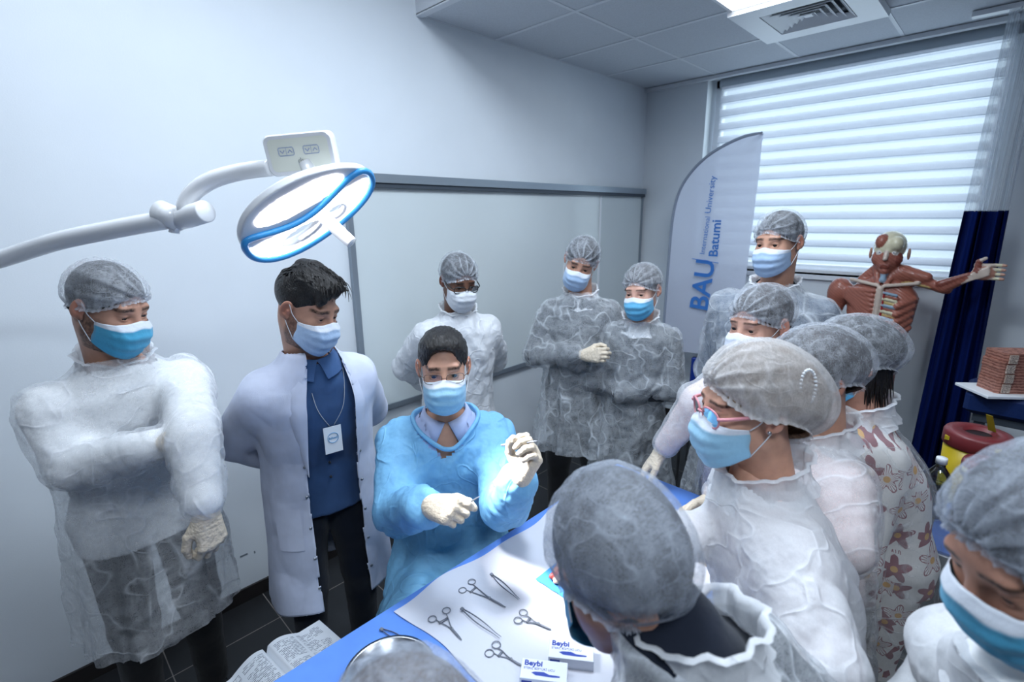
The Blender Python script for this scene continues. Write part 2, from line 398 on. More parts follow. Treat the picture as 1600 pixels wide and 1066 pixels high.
# ------------------------------------------------------------------ room
XW, YW, XL, YF = 4.24, 2.478, -2.3, -2.6
ZC, ZH = 2.94, 3.26
def struct(mb, name, mat, smooth=False):
    o = mb.build(name, mat, None, smooth); o['kind'] = 'structure'; return o
def tile_mat():
    t = NT('floor_tile'); v = t.coord()
    mp = t.add('Mapping'); mp.inputs['Location'].default_value = (-.645+.445*20, -2.24+.445*20, 0); t.link(v, mp.inputs[0])
    br = t.add('TexBrick', offset=0.0); br.inputs['Scale'].default_value = 1; br.inputs['Brick Width'].default_value = .445; br.inputs['Row Height'].default_value = .445
    br.inputs['Mortar Size'].default_value = .0022; br.inputs['Mortar Smooth'].default_value = .1; br.inputs['Bias'].default_value = 0
    br.inputs['Color1'].default_value = lin((43, 44, 47)); br.inputs['Color2'].default_value = lin((36, 37, 40)); br.inputs['Mortar'].default_value = lin((150, 142, 136))
    t.link(mp.outputs[0], br.inputs['Vector']); n = t.noise(t.coord('Object', (1, .3, 1)), 14, 5)
    t.setp('Base Color', t.mixc(.5, br.outputs[0], t.mixc(1.0, br.outputs[0], t.ramp(n, [(.3, (.6, .6, .62, 1)), (.7, (1.3, 1.28, 1.25, 1))]), 'MULTIPLY')))
    t.setp('Roughness', .42); t.bump(t.math('SUBTRACT', t.math('MULTIPLY', n, .3), br.outputs[1]), .3, .003); return t.m
M['floor'] = tile_mat()
M['base'] = simple('baseboard_tile', (40, 36, 36), .35, nscale=10, namt=.15)
struct(MB().box((XL-.1, YF-.1, -.1), (XW+.4, YW+.1, 0)), 'floor', M['floor'])
struct(MB().box((XL-.1, YW, 0), (XW+.35, YW+.12, ZH+.1)), 'wall_back', M['wall'])
W0, W1, WZ0, WZ1 = .13, 1.935, 1.43, ZC
mb = MB(); mb.box((XW, W1, 0), (XW+.3, YW, ZC+.3)); mb.box((XW, YF, 0), (XW+.3, W0, ZC+.3)); mb.box((XW, W0, 0), (XW+.3, W1, WZ0)); mb.box((XW, W0, WZ1), (XW+.3, W1, ZC+.3))
struct(mb, 'wall_right', M['wall'])
M['wallgrey'] = simple('grey_wall_paint', (120, 128, 140), .6)
struct(MB().box((XL-.1, YF, 0), (XL, YW, ZH+.1)), 'wall_left', M['wallgrey'])
struct(MB().box((XL, YF-.1, 0), (XW+.3, YF, ZH+.1)), 'wall_front', M['wallgrey'])
# ceiling: high part over the lamp, lower tiled part by the window
XB = 1.83
mb = MB(); mb.box((XL, YF, ZH), (XB, YW, ZH+.1)); struct(mb, 'ceiling', M['ceil'])
M['tbar'] = simple('ceiling_tee_bar', (222, 226, 232), .5)
LX = [XB, 2.40, 3.0, 3.6, XW]; LY = [YF+.02, -2.3, -1.72, -1.14, -.56, .02, .68, 1.27, 1.86, YW]
mb = MB()
for i in range(4):
    for j in range(9):
        if (i == 2 and j == 6): continue
        if i == 1 and j in (3, 6): continue
        mb.box((LX[i]+.006, LY[j]+.006, ZC), (LX[i+1]-.006, LY[j+1]-.006, ZC+.02))
tag(mb.build('ceiling_tile', M['ceil']), kind='structure')
mb = MB()
for x in LX: mb.box((x-.012, YF, ZC-.004), (x+.012, YW, ZC+.03))
for y in LY: mb.box((XB, y-.010, ZC-.003), (XW, y+.010, ZC+.03))
mb.box((XW-.05, YF, ZC-.03), (XW, YW, ZC-.004)); mb.box((XB-.02, YF, ZC-.004), (XB, YW, ZH)); mb.box((XB-.02, YF, ZC-.012), (XB+.02, YW, ZC))
mb.box((XB, YF, ZC+.1), (XW+.3, YW, ZC+.2))
tag(mb.build('trim_1', M['tbar']), kind='structure')
mb = MB(); mb.box((XL, YW-.012, 0), (XW, YW, .075)); struct(mb, 'baseboard_back', M['base'])
mb = MB(); mb.box((XW-.012, YF, 0), (XW, YW-.012, .075)); struct(mb, 'baseboard_right', M['base'])
# window in its reveal
M['pvc'] = simple('window_pvc', (232, 235, 240), .35)
mb = MB()
for y in (W0, W1-.06): mb.box((XW+.17, y, WZ0), (XW+.23, y+.06, WZ1))
for z in (WZ0, WZ1-.06): mb.box((XW+.17, W0, z), (XW+.23, W1, z+.06))
fr = struct(mb, 'window_1', M['pvc'])
mb = MB().box((XW+.195, W0+.05, WZ0+.05), (XW+.203, W1-.05, WZ1-.05)); tag(mb.build('window_pane', glass('window_glass', (240, 248, 250), .02), fr), kind='structure')
mb = MB().box((XW-.03, W0-.0, WZ0-.03), (XW+.17, W1, WZ0)); tag(mb.build('window_sill', M['pvc'], fr), kind='structure')
# ceiling light panels
M['led'] = simple('led_diffuser', (250, 253, 255), .5, nscale=0, emit=4)
def panel(x, y, z, label):
    e = empty('ceiling_light', (x, y, z)); tag(e, label, 'ceiling light', 'square ceiling light panels')
    MB().box((-.285, -.285, -.006), (.285, .285, .002)).build('diffuser', M['led'], e)
    mb = MB()
    for a, b, c, d in ((-.3, -.3, .3, -.283), (-.3, .283, .3, .3), (-.3, -.283, -.283, .283), (.283, -.283, .3, .283)): mb.box((a, b, -.012), (c, d, .006))
    mb.build('frame', M['white'], e); return e
panel(2.70, .975, ZC, 'lit square ceiling panel beside the air conditioner')
# ------------------------------------------------------------------ air conditioner cassette
def cassette():
    e = empty('ceiling_air_conditioner', (3.30, .975, ZC)); tag(e, 'white square ceiling air conditioner with a slotted grille', 'air conditioner')
    mb = MB(); a, b = .315, .19
    z0, z1 = -.035, -.022
    outer = [(-a, -a), (a, -a), (a, a), (-a, a)]; inner = [(-b, -b), (b, -b), (b, b), (-b, b)]
    V = [(x, y, -.004) for x, y in outer]+[(x*.985, y*.985, z0) for x, y in outer]+[(x, y, z0) for x, y in inner]+[(x, y, .0) for x, y in inner]
    F = [(r*4+k, r*4+(k+1) % 4, r*4+4+(k+1) % 4, r*4+4+k) for r in range(3) for k in range(4)]
    mb.put(V, F); mb.build('panel', M['white'], e)
    MB().box((-.2, -.2, .0), (.2, .2, .004)).build('backing', M['darkalu'], e)
    mb = MB()
    for i in range(5):
        r0 = .185-i*.036; r1 = r0-.030
        V = [(sx*r0, sy*r0, -.034) for sx, sy in ((-1, -1), (1, -1), (1, 1), (-1, 1))]+[(sx*r1, sy*r1, -.012) for sx, sy in ((-1, -1), (1, -1), (1, 1), (-1, 1))]
        V += [(v[0]*1.0, v[1]*1.0, v[2]+.003) for v in V]
        mb.put(V, [(k, (k+1) % 4, 4+(k+1) % 4, 4+k) for k in range(4)]+[(8+k, 12+k, 12+(k+1) % 4, 8+(k+1) % 4) for k in range(4)]+[(k, 8+k, 8+(k+1) % 4, (k+1) % 4) for k in range(4)])
    mb.box((-.02, -.02, -.03), (.02, .02, -.012)); mb.build('grille', M['white'], e)
    e.rotation_euler = (0, 0, 0); return e
cassette()
# ------------------------------------------------------------------ zebra blind
def blind():
    e = empty('window_blind', (4.33, (W0+W1)/2, ZC)); tag(e, 'wide white day and night roller blind lowered over the window', 'blind')
    y0, y1 = W0+.03-(W0+W1)/2, 1.86-(W0+W1)/2
    mb = MB(); mb.tube([(0, y0, -.05), (0, y1, -.05)], .042, 20); autosmooth(mb.build('roller_cassette', simple('blind_cassette', (176, 188, 198), .4), e))
    zt, zb = -.07, 1.462-ZC; n = 14; p = (zt-zb)/n
    def band(name, x, dense, sheer, ph):
        t = NT(name); v = t.coord(); sp = t.add('SeparateXYZ'); t.link(v, sp.inputs[0])
        fr_ = t.math('FRACT', t.math('ADD', t.math('DIVIDE', sp.outputs[2], p), 40+ph))
        isd = t.math('LESS_THAN', fr_, .52); edge = t.math('LESS_THAN', fr_, .07)
        n1 = t.noise(t.coord('Object', (1, .15, 1)), 500, 3); n2 = t.noise(t.coord('Object', (1, 1, .15)), 400, 3)
        al = t.math('ADD', t.math('MULTIPLY', isd, dense-sheer), t.math('ADD', sheer-.1, t.math('MULTIPLY', t.math('ADD', n1, n2), .1)))
        cc_ = t.mixc(edge, lin((228, 230, 238)), lin((176, 182, 194))); t.setp('Base Color', cc_); t.setp('Roughness', .7)
        tl = t.add('BsdfTranslucent'); t.link(cc_, tl.inputs[0]); m1 = t.add('MixShader'); m1.inputs[0].default_value = .52
        t.link(t.p.outputs[0], m1.inputs[1]); t.link(tl.outputs[0], m1.inputs[2]); tr = t.add('BsdfTransparent'); m2 = t.add('MixShader')
        t.link(al, m2.inputs[0]); t.link(tr.outputs[0], m2.inputs[1]); t.link(m1.outputs[0], m2.inputs[2]); t.link(m2.outputs[0], t.out.inputs[0]); return t.m
    for name, x, ph in (('front_fabric', -.03, 0), ('rear_fabric', .012, .06)):
        nz, ny = n*6, 12; A = np.zeros((nz+1, ny+1, 3))
        for i in range(nz+1):
            z = zb+(zt-zb)*i/nz; fr_ = (z/p+40+ph) % 1
            for j in range(ny+1):
                y = y0+.015+(y1-y0-.03)*j/ny; A[i, j] = (x-.0015*math.sin(math.pi*min(1, fr_/.54))*(fr_ < .54), y, z)
        MB().grid(A).build(name, band('blind_'+name, x, .96, .35, ph), e, True)
    MB().box((-.045, y0, zb-.022), (.02, y1, zb)).build('bottom_rail', M['white'], e)
blind()
# ------------------------------------------------------------------ curtain: sheer top, blue lower cloth
def curtain():
    e = empty('curtain', (4.0, .1, .12)); tag(e, 'long blue curtain with a sheer white top beside the window', 'curtain')
    def strip(name, za, zb, w0, w1, mat, off=0):
        nu, nv = 160, 24; A = np.zeros((nv+1, nu+1, 3))
        for j in range(nv+1):
            z = za+(zb-za)*j/nv; wd = w0+(w1-w0)*j/nv
            for i in range(nu+1):
                u = i/nu; a = u*2*math.pi*4+.5*math.sin(z*1.3)
                A[j, i] = (.034*math.sin(a)+.010*math.sin(2.3*a+z*2)+off, (.5-u)*wd+.012*math.sin(a*.5+z), z)
        return MB().grid(A).build(name, mat, e, True)
    bl = simple('blue_curtain_cloth', (8, 28, 88), .95, spec=.1)
    t = NT('sheer_curtain'); n = t.noise(t.coord('Object', (1, 1, .02)), 120, 3)
    t.setp('Base Color', lin((205, 212, 220))); tl = t.add('BsdfTranslucent'); tl.inputs[0].default_value = lin((205, 212, 220)); m1 = t.add('MixShader'); m1.inputs[0].default_value = .4
    t.link(t.p.outputs[0], m1.inputs[1]); t.link(tl.outputs[0], m1.inputs[2]); tr = t.add('BsdfTransparent'); m2 = t.add('MixShader')
    t.link(t.range(n, .3, .7, .35, .7), m2.inputs[0]); t.link(tr.outputs[0], m2.inputs[1]); t.link(m1.outputs[0], m2.inputs[2]); t.link(m2.outputs[0], t.out.inputs[0])
    strip('blue_cloth', .0, 1.76, .27, .19, bl); strip('sheer_top', 1.755, 2.79, .19, .16, t.m)
    e.location.y = .115
curtain()
mb = MB().box((3.97, YF, ZC-.03), (4.03, .35, ZC-.004)); tag(mb.build('curtain_track', M['white']), 'white curtain track fixed under the ceiling near the window', 'curtain track')
# ------------------------------------------------------------------ whiteboard
def whiteboard():
    x0, x1, z0, z1 = 1.295, 4.215, .785, 2.065; y = YW
    e = empty('whiteboard', ((x0+x1)/2, y, z0)); tag(e, 'long glossy whiteboard with an aluminium rail on the wall', 'whiteboard'); cx = (x0+x1)/2
    def b(name, mat, *bx):
        mb = MB()
        for q in bx: mb.box((q[0]-cx, q[2]-y, q[4]-z0), (q[1]-cx, q[3]-y, q[5]-z0))
        return mb.build(name, mat, e)
    b('board_surface', M['board'], (x0+.02, x1-.02, y-.02, y-.004, z0+.02, z1-.02))
    b('frame', M['alu'], (x0, x0+.03, y-.03, y-.001, z0, z1), (x1-.02, x1, y-.03, y-.001, z0, z1), (x0, x1, y-.032, y-.001, z0, z0+.03))
    b('top_rail', M['alu'], (x0-.02, x1, y-.055, y-.001, z1-.005, z1+.04))
    b('rail_groove', M['darkalu'], (x0, x1, y-.045, y-.02, z1-.03, z1-.005))
    b('hinge_strip', M['white'], (3.54, 3.56, y-.026, y-.01, z0+.02, z1-.03))
whiteboard()
# ------------------------------------------------------------------ feather flag
def flag():
    P0 = np.array([3.9, 0, 0]); e = empty('feather_flag', (3.86, 1.97, 0)); tag(e, 'white feather flag with blue university lettering beside the window', 'flag')
    X = -.0
    def pt(px, py): q = atx(px, py, 3.86); return (q[1], q[2])
    left = [pt(*p) for p in ((1036, 545), (1040, 480), (1046, 400), (1052, 340), (1062, 300), (1080, 270), (1105, 245), (1135, 226), (1165, 213), (1192, 208))]
    right = [pt(*p) for p in ((1150, 560), (1158, 500), (1166, 430), (1172, 380), (1177, 345), (1181, 310), (1185, 280), (1188, 250), (1190, 228), (1193, 209))]
    L = smoothcurve([(0, a, b) for a, b in left], 6); Rr = smoothcurve([(0, a, b) for a, b in right], 6)
    A = np.zeros((len(L), 24, 3))
    for i in range(len(L)):
        for j in range(24):
            u = j/23; q = L[i]*(1-u)+Rr[i]*u; A[i, j] = (q[0]+.012*math.sin(u*5+q[2]*4)*math.sin(math.pi*u), q[1]-1.97, q[2])
    t = NT('flag_cloth'); t.setp('Base Color', lin((214, 219, 236))); t.setp('Roughness', .8); t.bump(t.noise(t.coord(), 9, 3), .3, .02)
    tl = t.add('BsdfTranslucent'); tl.inputs[0].default_value = lin((220, 226, 240)); m1 = t.add('MixShader'); m1.inputs[0].default_value = .3
    t.link(t.p.outputs[0], m1.inputs[1]); t.link(tl.outputs[0], m1.inputs[2]); tr = t.add('BsdfTransparent'); m2 = t.add('MixShader'); m2.inputs[0].default_value = .93
    t.link(tr.outputs[0], m2.inputs[1]); t.link(m1.outputs[0], m2.inputs[2]); t.link(m2.outputs[0], t.out.inputs[0])
    MB().grid(A).build('cloth', t.m, e, True)
    pole = [(0, left[0][0]-1.97+.01, .03), (0, left[0][0]-1.97+.01, left[0][1])]+[(0, a-1.97+.004, b) for a, b in left[1:]]
    MB().tube(smoothcurve(pole, 5), .011, 10).build('pole', simple('flag_pole', (150, 160, 178), .5), e, True)
    mb = MB(); yb = left[0][0]-1.96
    for a in (45, 135): c, s_ = math.cos(R(a))*.3, math.sin(R(a))*.3; mb.tube([(-c, yb-s_, .012), (c, yb+s_, .012)], .012, 8)
    mb.build('base', M['black'], e)
    blue = simple('print_blue', (58, 124, 206), .7)
    def line(p, q):
        a, b = atx(*p, 3.86), atx(*q, 3.86); return a, b
    def txt(s, p, q, bold, name, sp=1.0):
        a, b = line(p, q); u = b-a; Ln = np.linalg.norm(u); u /= Ln; up = np.cross(np.array([-1., 0, 0]), u)
        V, F = text_geo(s, 1, bold, sp, .0); sz = Ln/V[:, 0].max(); V = V*sz
        P = (a-np.array([3.86, 1.97, 0])+np.array([-.016, 0, 0]))+V[:, :1]*u+V[:, 1:2]*up; mesh_obj(name, P, F, blue, e, False)
        return sz
    txt('BAU', (1106, 487), (1118, 408), .02, 'lettering')
    txt('International', (1102, 398), (1111, 339), 0, 'lettering'); txt('University', (1111.5, 334), (1120, 275), 0, 'lettering')
    txt('Batumi', (1122, 402), (1128, 344), .016, 'lettering')
    a, b = line((1083, 404), (1124, 411)); mb = MB().tube([a-np.array([3.876, 1.97, 0]), b-np.array([3.876, 1.97, 0])], .003, 6); mb.build('divider_line', blue, e)
flag()
# scuffs on the wall
scf = simple('wall_scuff', (120, 128, 138), .7)
for px, py, w_, h_ in ((381, 868, .035, .008), (398, 863, .006, .014), (584, 776, .006, .02), (595, 774, .006, .012)):
    v = CR.T@np.array([(px-800)/FPX, (py-533)/FPX, 1.]); k = (YW-.001)/v[1]; x, z = v[0]*k, v[2]*k+EYE
    MB().box((x-w_/2, YW-.0015, z-h_/2), (x+w_/2, YW+.001, z+h_/2)).build('wall_scuff', scf)['kind'] = 'structure'
# glowing panels added out of view as fixtures for the high fill lights
mb = MB()
for x, y, z, p_ in PANELS_AND_FILLS:
    if z > 3: mb.box((x-.3, y-.3, ZH-.008), (x+.3, y+.3, ZH))
tag(mb.build('added_light_panels', M['led']), kind='structure')

# ------------------------------------------------------------------ surgical lamp
def frame3(n, up):
    n = np.array(n, float); n /= np.linalg.norm(n); u = np.array(up, float); u -= n*(u@n); u /= np.linalg.norm(u); return u, np.cross(n, u), n
def emis(name, st, mul=1.0):
    t = NT(name); v = t.coord(); vo = t.add('TexVoronoi'); vo.inputs['Scale'].default_value = 90; t.link(v, vo.inputs['Vector'])
    t.setp('Base Color', (1, 1, 1, 1)); t.setp('Emission Color', t.ramp(vo.outputs[0], [(.0, (1, 1, 1, 1)), (.6, (.93, .92, .95, 1))])); t.setp('Emission Strength', st); return t.m
def lamp():
    c = at(481, 333, 1.22)
    e = empty('surgical_lamp', (0, 0, 0)); e.location = tuple(c); tag(e, 'white surgical lamp with a blue rim, lit above the table on its jointed arm', 'surgical lamp')
    # plane of the light face: long axis follows the photographed tilt
    ux = at(583, 285, 1.27)-at(388, 395, 1.16); ux /= np.linalg.norm(ux)
    n0 = np.array([.20, -.66, -.72]); n0 -= ux*(n0@ux); n0 /= np.linalg.norm(n0); uy = np.cross(n0, ux)   # n0 points out of the lit face
    if uy@CR[1] > 0: uy = -uy          # uy: towards the top of the head
    a, b = .178, .128
    def out(th, k=1.0):
        r = 1+.05*math.cos(3*th+.3); return np.array([a*r*k*math.cos(th), b*r*k*math.sin(th)])
    W = lambda x, y, z: ux*x+uy*y-n0*z      # z: up the back of the head
    N = 96; th = np.linspace(0, 2*math.pi, N, endpoint=False)
    # two see-through openings and the ring body, built as a height field on a polar grid
    holes = [((-.030, -.068), (.056, .027), .10), ((.070, -.060), (.026, .024), .3)]
    def inhole(x, y):
        for (hx, hy), (ra, rb), ang in holes:
            cx, sx = math.cos(ang), math.sin(ang); dx, dy = (x-hx)*cx+(y-hy)*sx, -(x-hx)*sx+(y-hy)*cx
            if (dx/ra)**2+(dy/rb)**2 < 1: return True
        return False
    S = SDF((-.21, -.16, -.02), (.21, .16, .09), .0025)
    def body(X, Y, Z):
        T = np.arctan2(Y/b, X/a); r = 1+.05*np.cos(3*T+.3); q = np.sqrt((X/a)**2+(Y/b)**2)/r
        top = .036*np.sqrt(np.clip(1-(q*.86)**2, .02, 1))
        return np.maximum((q-1)*.12, np.maximum(Z-top, -Z))
    S.apply(body, (-.19, -.14, 0), (.19, .14, .06), .012)
    for (hx, hy), (ra, rb), ang in holes:
        S.apply(lambda X, Y, Z, hx=hx, hy=hy, ra=ra, rb=rb, ang=ang: (np.sqrt((((X-hx)*math.cos(ang)+(Y-hy)*math.sin(ang))/ra)**2+((-(X-hx)*math.sin(ang)+(Y-hy)*math.cos(ang))/rb)**2)-1)*rb+0*Z,
                (hx-ra, hy-ra, -.02), (hx+ra, hy+ra, .08), .008, 'c')
    V, Q = S.mesh(); V = V[:, :1]*ux+V[:, 1:2]*uy-V[:, 2:3]*n0
    mesh_obj('head_shell', V, Q, M['lampwhite'], e)
    # blue rim: closed loop, wavy on the upper side
    loop = []
    for k in range(60):
        t = 2*math.pi*k/60; p = out(t, .985)
        if 0 < t < math.pi:
            x = p[0]; yy = p[1]; f = math.sin(t)**1.1; p[1] = yy*(1-f)+f*(.012-.018*math.cos(2.2*x/a)+.03*x/a)
        loop.append(W(p[0], p[1], -.004))
    MB().tube(np.array(loop), .0082, 10, closed=True).build('blue_rim', simple('blue_trim', (60, 158, 226), .35), e, True)
    M['emit'] = emis('lamp_led', 7.0)
    # lit panels
    mb = MB()
    def patch(pts, z=-.002):
        pts = [np.array(p) for p in pts]; cc = sum(pts)/len(pts); V = [W(cc[0], cc[1], z)]+[W(p[0], p[1], z) for p in pts]
        n = len(pts); mb.put(V, [(0, 1+k, 1+(k+1) % n) for k in range(n)])
    nx, ny = 90, 64
    G = {}; Vv = []; Ff = []
    def yl(x): return .012-.018*math.cos(2.2*x/a)+.03*x/a
    def inside(x, y):
        T = math.atan2(y/b, x/a); q = math.hypot(x/a, y/b)/(1+.05*math.cos(3*T+.3))
        lower = q < .93 and y < yl(x)*math.sqrt(max(0, 1-min(1, (x/a)**2)))-.010
        up_ = ((x+.005)/.115)**2+((y-.062)/.040)**2 < 1 and y > yl(x)+.012
        return (lower or up_) and not inhole(x, y) and not any(((x-hx)/(ra+.008))**2+((y-hy)/(rb+.008))**2 < 1 for (hx, hy), (ra, rb), g in holes)
    for i in range(nx):
        for j in range(ny):
            x, y = -a+2*a*(i+.5)/nx, -b+2*b*(j+.5)/ny
            if inside(x, y):
                dx, dy = a/nx, b/ny; q = []
                for sx, sy in ((-1, -1), (1, -1), (1, 1), (-1, 1)):
                    key = (i*2+sx, j*2+sy)
                    if key not in G: G[key] = len(Vv); Vv.append(W(x+sx*dx, y+sy*dy, -.0025))
                    q.append(G[key])
                Ff.append(tuple(q))
    MB().put(Vv, Ff).build('light_panel', M['emit'], e)
    # sterile handle
    pr = smoothcurve([W(.032, -.035, .0), W(.036, -.042, -.03), W(.045, -.052, -.075), W(.050, -.056, -.098)], 4)
    MB().tube(pr, np.linspace(.018, .0145, len(pr)), 18).build('handle', M['lampwhite'], e, True)
    area('lamp_beam', tuple(c+n0*.02), tuple(atz(925, 880, .86)-c), .24, .16, 2.9, (.97, .98, 1), 29)
    # swivel and control box
    cb = at(472, 240, 1.21)-c; nk = at(490, 277, 1.22)-c
    MB().tube([W(.02, .02, .030), nk, cb+(nk-cb)*.35], [.030, .022, .019], 20).build('swivel', M['lampwhite'], e, True)
    bu = at(520, 236, 1.21)-at(425, 245, 1.21); bu /= np.linalg.norm(bu); bv = CR[1]*-1; bv = bv-bu*(bv@bu); bv /= np.linalg.norm(bv); bn = np.cross(bu, bv)
    if bn@CR[2] > 0: bn = -bn
    bv = bv+bn*.45; bv /= np.linalg.norm(bv); bn = np.cross(bu, bv)
    if bn@CR[2] > 0: bn = -bn
    def rr(w_, h_, r, z, n=6):
        P = []
        for (sx, sy, a0) in ((1, -1, -90), (1, 1, 0), (-1, 1, 90), (-1, -1, 180)):
            for k in range(n+1):
                t = R(a0+90*k/n); P.append(cb+bu*(sx*(w_-r)+r*math.cos(t))+bv*(sy*(h_-r)+r*math.sin(t))+bn*z)
        return P
    w_, h_, r = .083, .047, .018; rings = [rr(w_*.94, h_*.92, r, -.022), rr(w_, h_, r, -.014), rr(w_, h_, r, .010), rr(w_*.96, h_*.94, r, .017)]
    n = len(rings[0]); V = [p for q in rings for p in q]; F = [(i*n+k, i*n+(k+1) % n, (i+1)*n+(k+1) % n, (i+1)*n+k) for i in range(3) for k in range(n)]+[tuple(range(n-1, -1, -1)), tuple(3*n+k for k in range(n))]
    bo = autosmooth(MB().put(V, F).build('control_box', M['lampwhite'], e), 40)
    MB().put(rr(w_*.86, h_*.78, .012, .0175), [tuple(range(n))]).build('control_panel', simple('control_panel_film', (236, 238, 226), .35), bo)
    g = simple('button_print', (150, 164, 200), .5); gd = simple('button_print_dark', (110, 114, 130), .5)
    for sx in (-1, 1):
        mb = MB(); cx = sx*.030; cy = .008
        ring = [cb+bu*(cx+dx)+bv*(cy+dy)+bn*.0182 for dx, dy in ((-.016, -.009), (.016, -.009), (.018, -.006), (.018, .006), (.016, .009), (-.016, .009), (-.018, .006), (-.018, -.006))]
        mb.tube(ring, .0008, 5, closed=True); mb.tube([cb+bu*cx+bv*(cy-.008)+bn*.0182, cb+bu*cx+bv*(cy+.008)+bn*.0182], .0004, 4)
        for kx, s_ in ((-.009, -1), (.009, 1)):
            mb.tube([cb+bu*(cx+kx-.005)+bv*(cy-.003*s_)+bn*.0182, cb+bu*(cx+kx)+bv*(cy+.003*s_)+bn*.0182, cb+bu*(cx+kx+.005)+bv*(cy-.003*s_)+bn*.0182], .0011, 5)
        mb.build('button', g, bo)
    mb = MB(); P = [cb+bu*(.0+.006*math.sin(t))+bv*(-.017+.006*math.cos(t))+bn*.0182 for t in np.linspace(.6, 2*math.pi-.6, 18)]
    mb.tube(P, .0007, 5); mb.tube([cb+bv*-.016+bn*.0182, cb+bv*-.008+bn*.0182], .0007, 5); mb.build('power_symbol', gd, bo)
    # curved fork arm, joint and long boom
    d = 1.24
    P = smoothcurve([at(425, 262, 1.22), at(380, 268, d), at(335, 280, d), at(303, 300, d), at(289, 325, d), at(296, 343, d)], 8)-c
    n = len(P); wdt = np.interp(np.linspace(0, 1, n), [0, .5, .8, 1], [.020, .021, .019, .012]); MB().tube(P, wdt, 16).build('curved_arm', M['lampwhite'], e, True)
    q0, q1 = at(322, 330, 1.22)-c, at(272, 346, 1.27)-c
    mb = MB().tube([q0, q0*.98+q1*.02, q1*.55+q0*.45, q1], [.024, .027, .027, .024], 22); j = mb.build('joint', M['lampwhite'], e, True)
    MB().tube([at(275, 330, 1.26)-c, at(272, 364, 1.26)-c], .012, 14).build('stub', M['lampwhite'], j, True)
    MB().tube([at(249, 330, 1.26)-c-(q0-q1)*.0, at(282, 345, 1.255)-c], .0285, 22).build('collar', M['lampwhite'], j, True)
    P = smoothcurve([at(262, 343, 1.26), at(180, 358, 1.28), at(90, 377, 1.31), at(0, 405, 1.36), at(-160, 450, 1.32), at(-360, 500, 1.16)], 8)-c
    MB().tube(P, .0235, 20).build('boom', M['lampwhite'], e, True)
    # column standing on the floor outside the frame
    b0 = P[-1]; MB().tube([b0+np.array([0, 0, .1]), np.array([b0[0], b0[1], -c[2]+.05])], .03, 18).build('column', M['lampwhite'], e, True)
    MB().lathe([(0, 0), (.26, 0), (.26, .03), (.22, .05), (.03, .06)], 32, (b0[0], b0[1], -c[2])).build('column_base', M['lampwhite'], e, True)
lamp()
# ------------------------------------------------------------------ operating table
TX0, TX1, TY0, TY1, TZ = .02, 1.675, .40, 1.035, .86
def table():
    cx, cy = (TX0+TX1)/2, (TY0+TY1)/2; e = empty('operating_table', (cx, cy, 0)); tag(e, 'long steel table covered by a pale blue sheet with instruments', 'table')
    hx, hy = (TX1-TX0)/2, (TY1-TY0)/2
    MB().box((-hx+.004, -hy+.004, TZ-.045), (hx-.004, hy-.004, TZ-.004)).build('tabletop', M['steel'], e)
    mb = MB(); mb.box((-hx, -hy, TZ-.006), (hx, hy, TZ), bev=.002); mb.build('blue_sheet', M['tableblue'], e)
    for sx in (-1, 1):
        for sy in (-1, 1):
            l = MB().tube([(sx*(hx-.07), sy*(hy-.07), .0), (sx*(hx-.07), sy*(hy-.07), TZ-.04)], .018, 12).build('leg', M['steel'], e, True)
    MB().box((-hx+.07, -hy+.07, .2), (hx-.07, hy-.07, .215)).build('lower_shelf', M['steel'], e)
table()
def drape():
    pts = [atz(632, 948, TZ), atz(745, 876, TZ), atz(845, 812, TZ)]
    e_y = 1.0
    # outline on the table, slightly torn corner at the left
    A = np.zeros((40, 70, 3))
    for i in range(40):
        for j in range(70):
            u, v = j/69, i/39; x = .575+u*(1.46-.575); y = .44+v*(1.012-.44)
            x += .03*(1-v)*(1-u)+.008*math.sin(v*11)*(1-u); y += .012*math.sin(u*9)*v-.006*v*math.sin(u*23)
            z = TZ+.0016+.0012*(1+math.sin(x*31+y*17))*.5+.0014*max(0, math.sin(x*12+y*26+math.sin(y*20)))
            A[i, j] = (x, y, z)
    o = MB().grid(A).build('paper_drape', simple('white_paper_drape', (206, 208, 218), .7, bump=.35, bscale=9), None, True)
    tag(o, 'white paper drape spread over the middle of the blue table', 'drape'); o.data.materials[0].node_tree.nodes['Principled BSDF'].inputs['Specular IOR Level'].default_value = .2
drape()
TT = TZ+.0055
def flatframe(p, q, z=None):
    """origin at p, x axis to q, on the table"""
    a = atz(*p, z or TT); b = atz(*q, z or TT); u = b-a; L = np.linalg.norm(u); u /= L; return a, u, np.array([-u[1], u[0], 0]), L
def place(mb, name, mat, a, u, v, parent=None, smooth=True):
    return mb.build(name, mat, parent, smooth, lambda V: V[:, :1]*u+V[:, 1:2]*v+V[:, 2:3]*np.array([0, 0, 1.]))
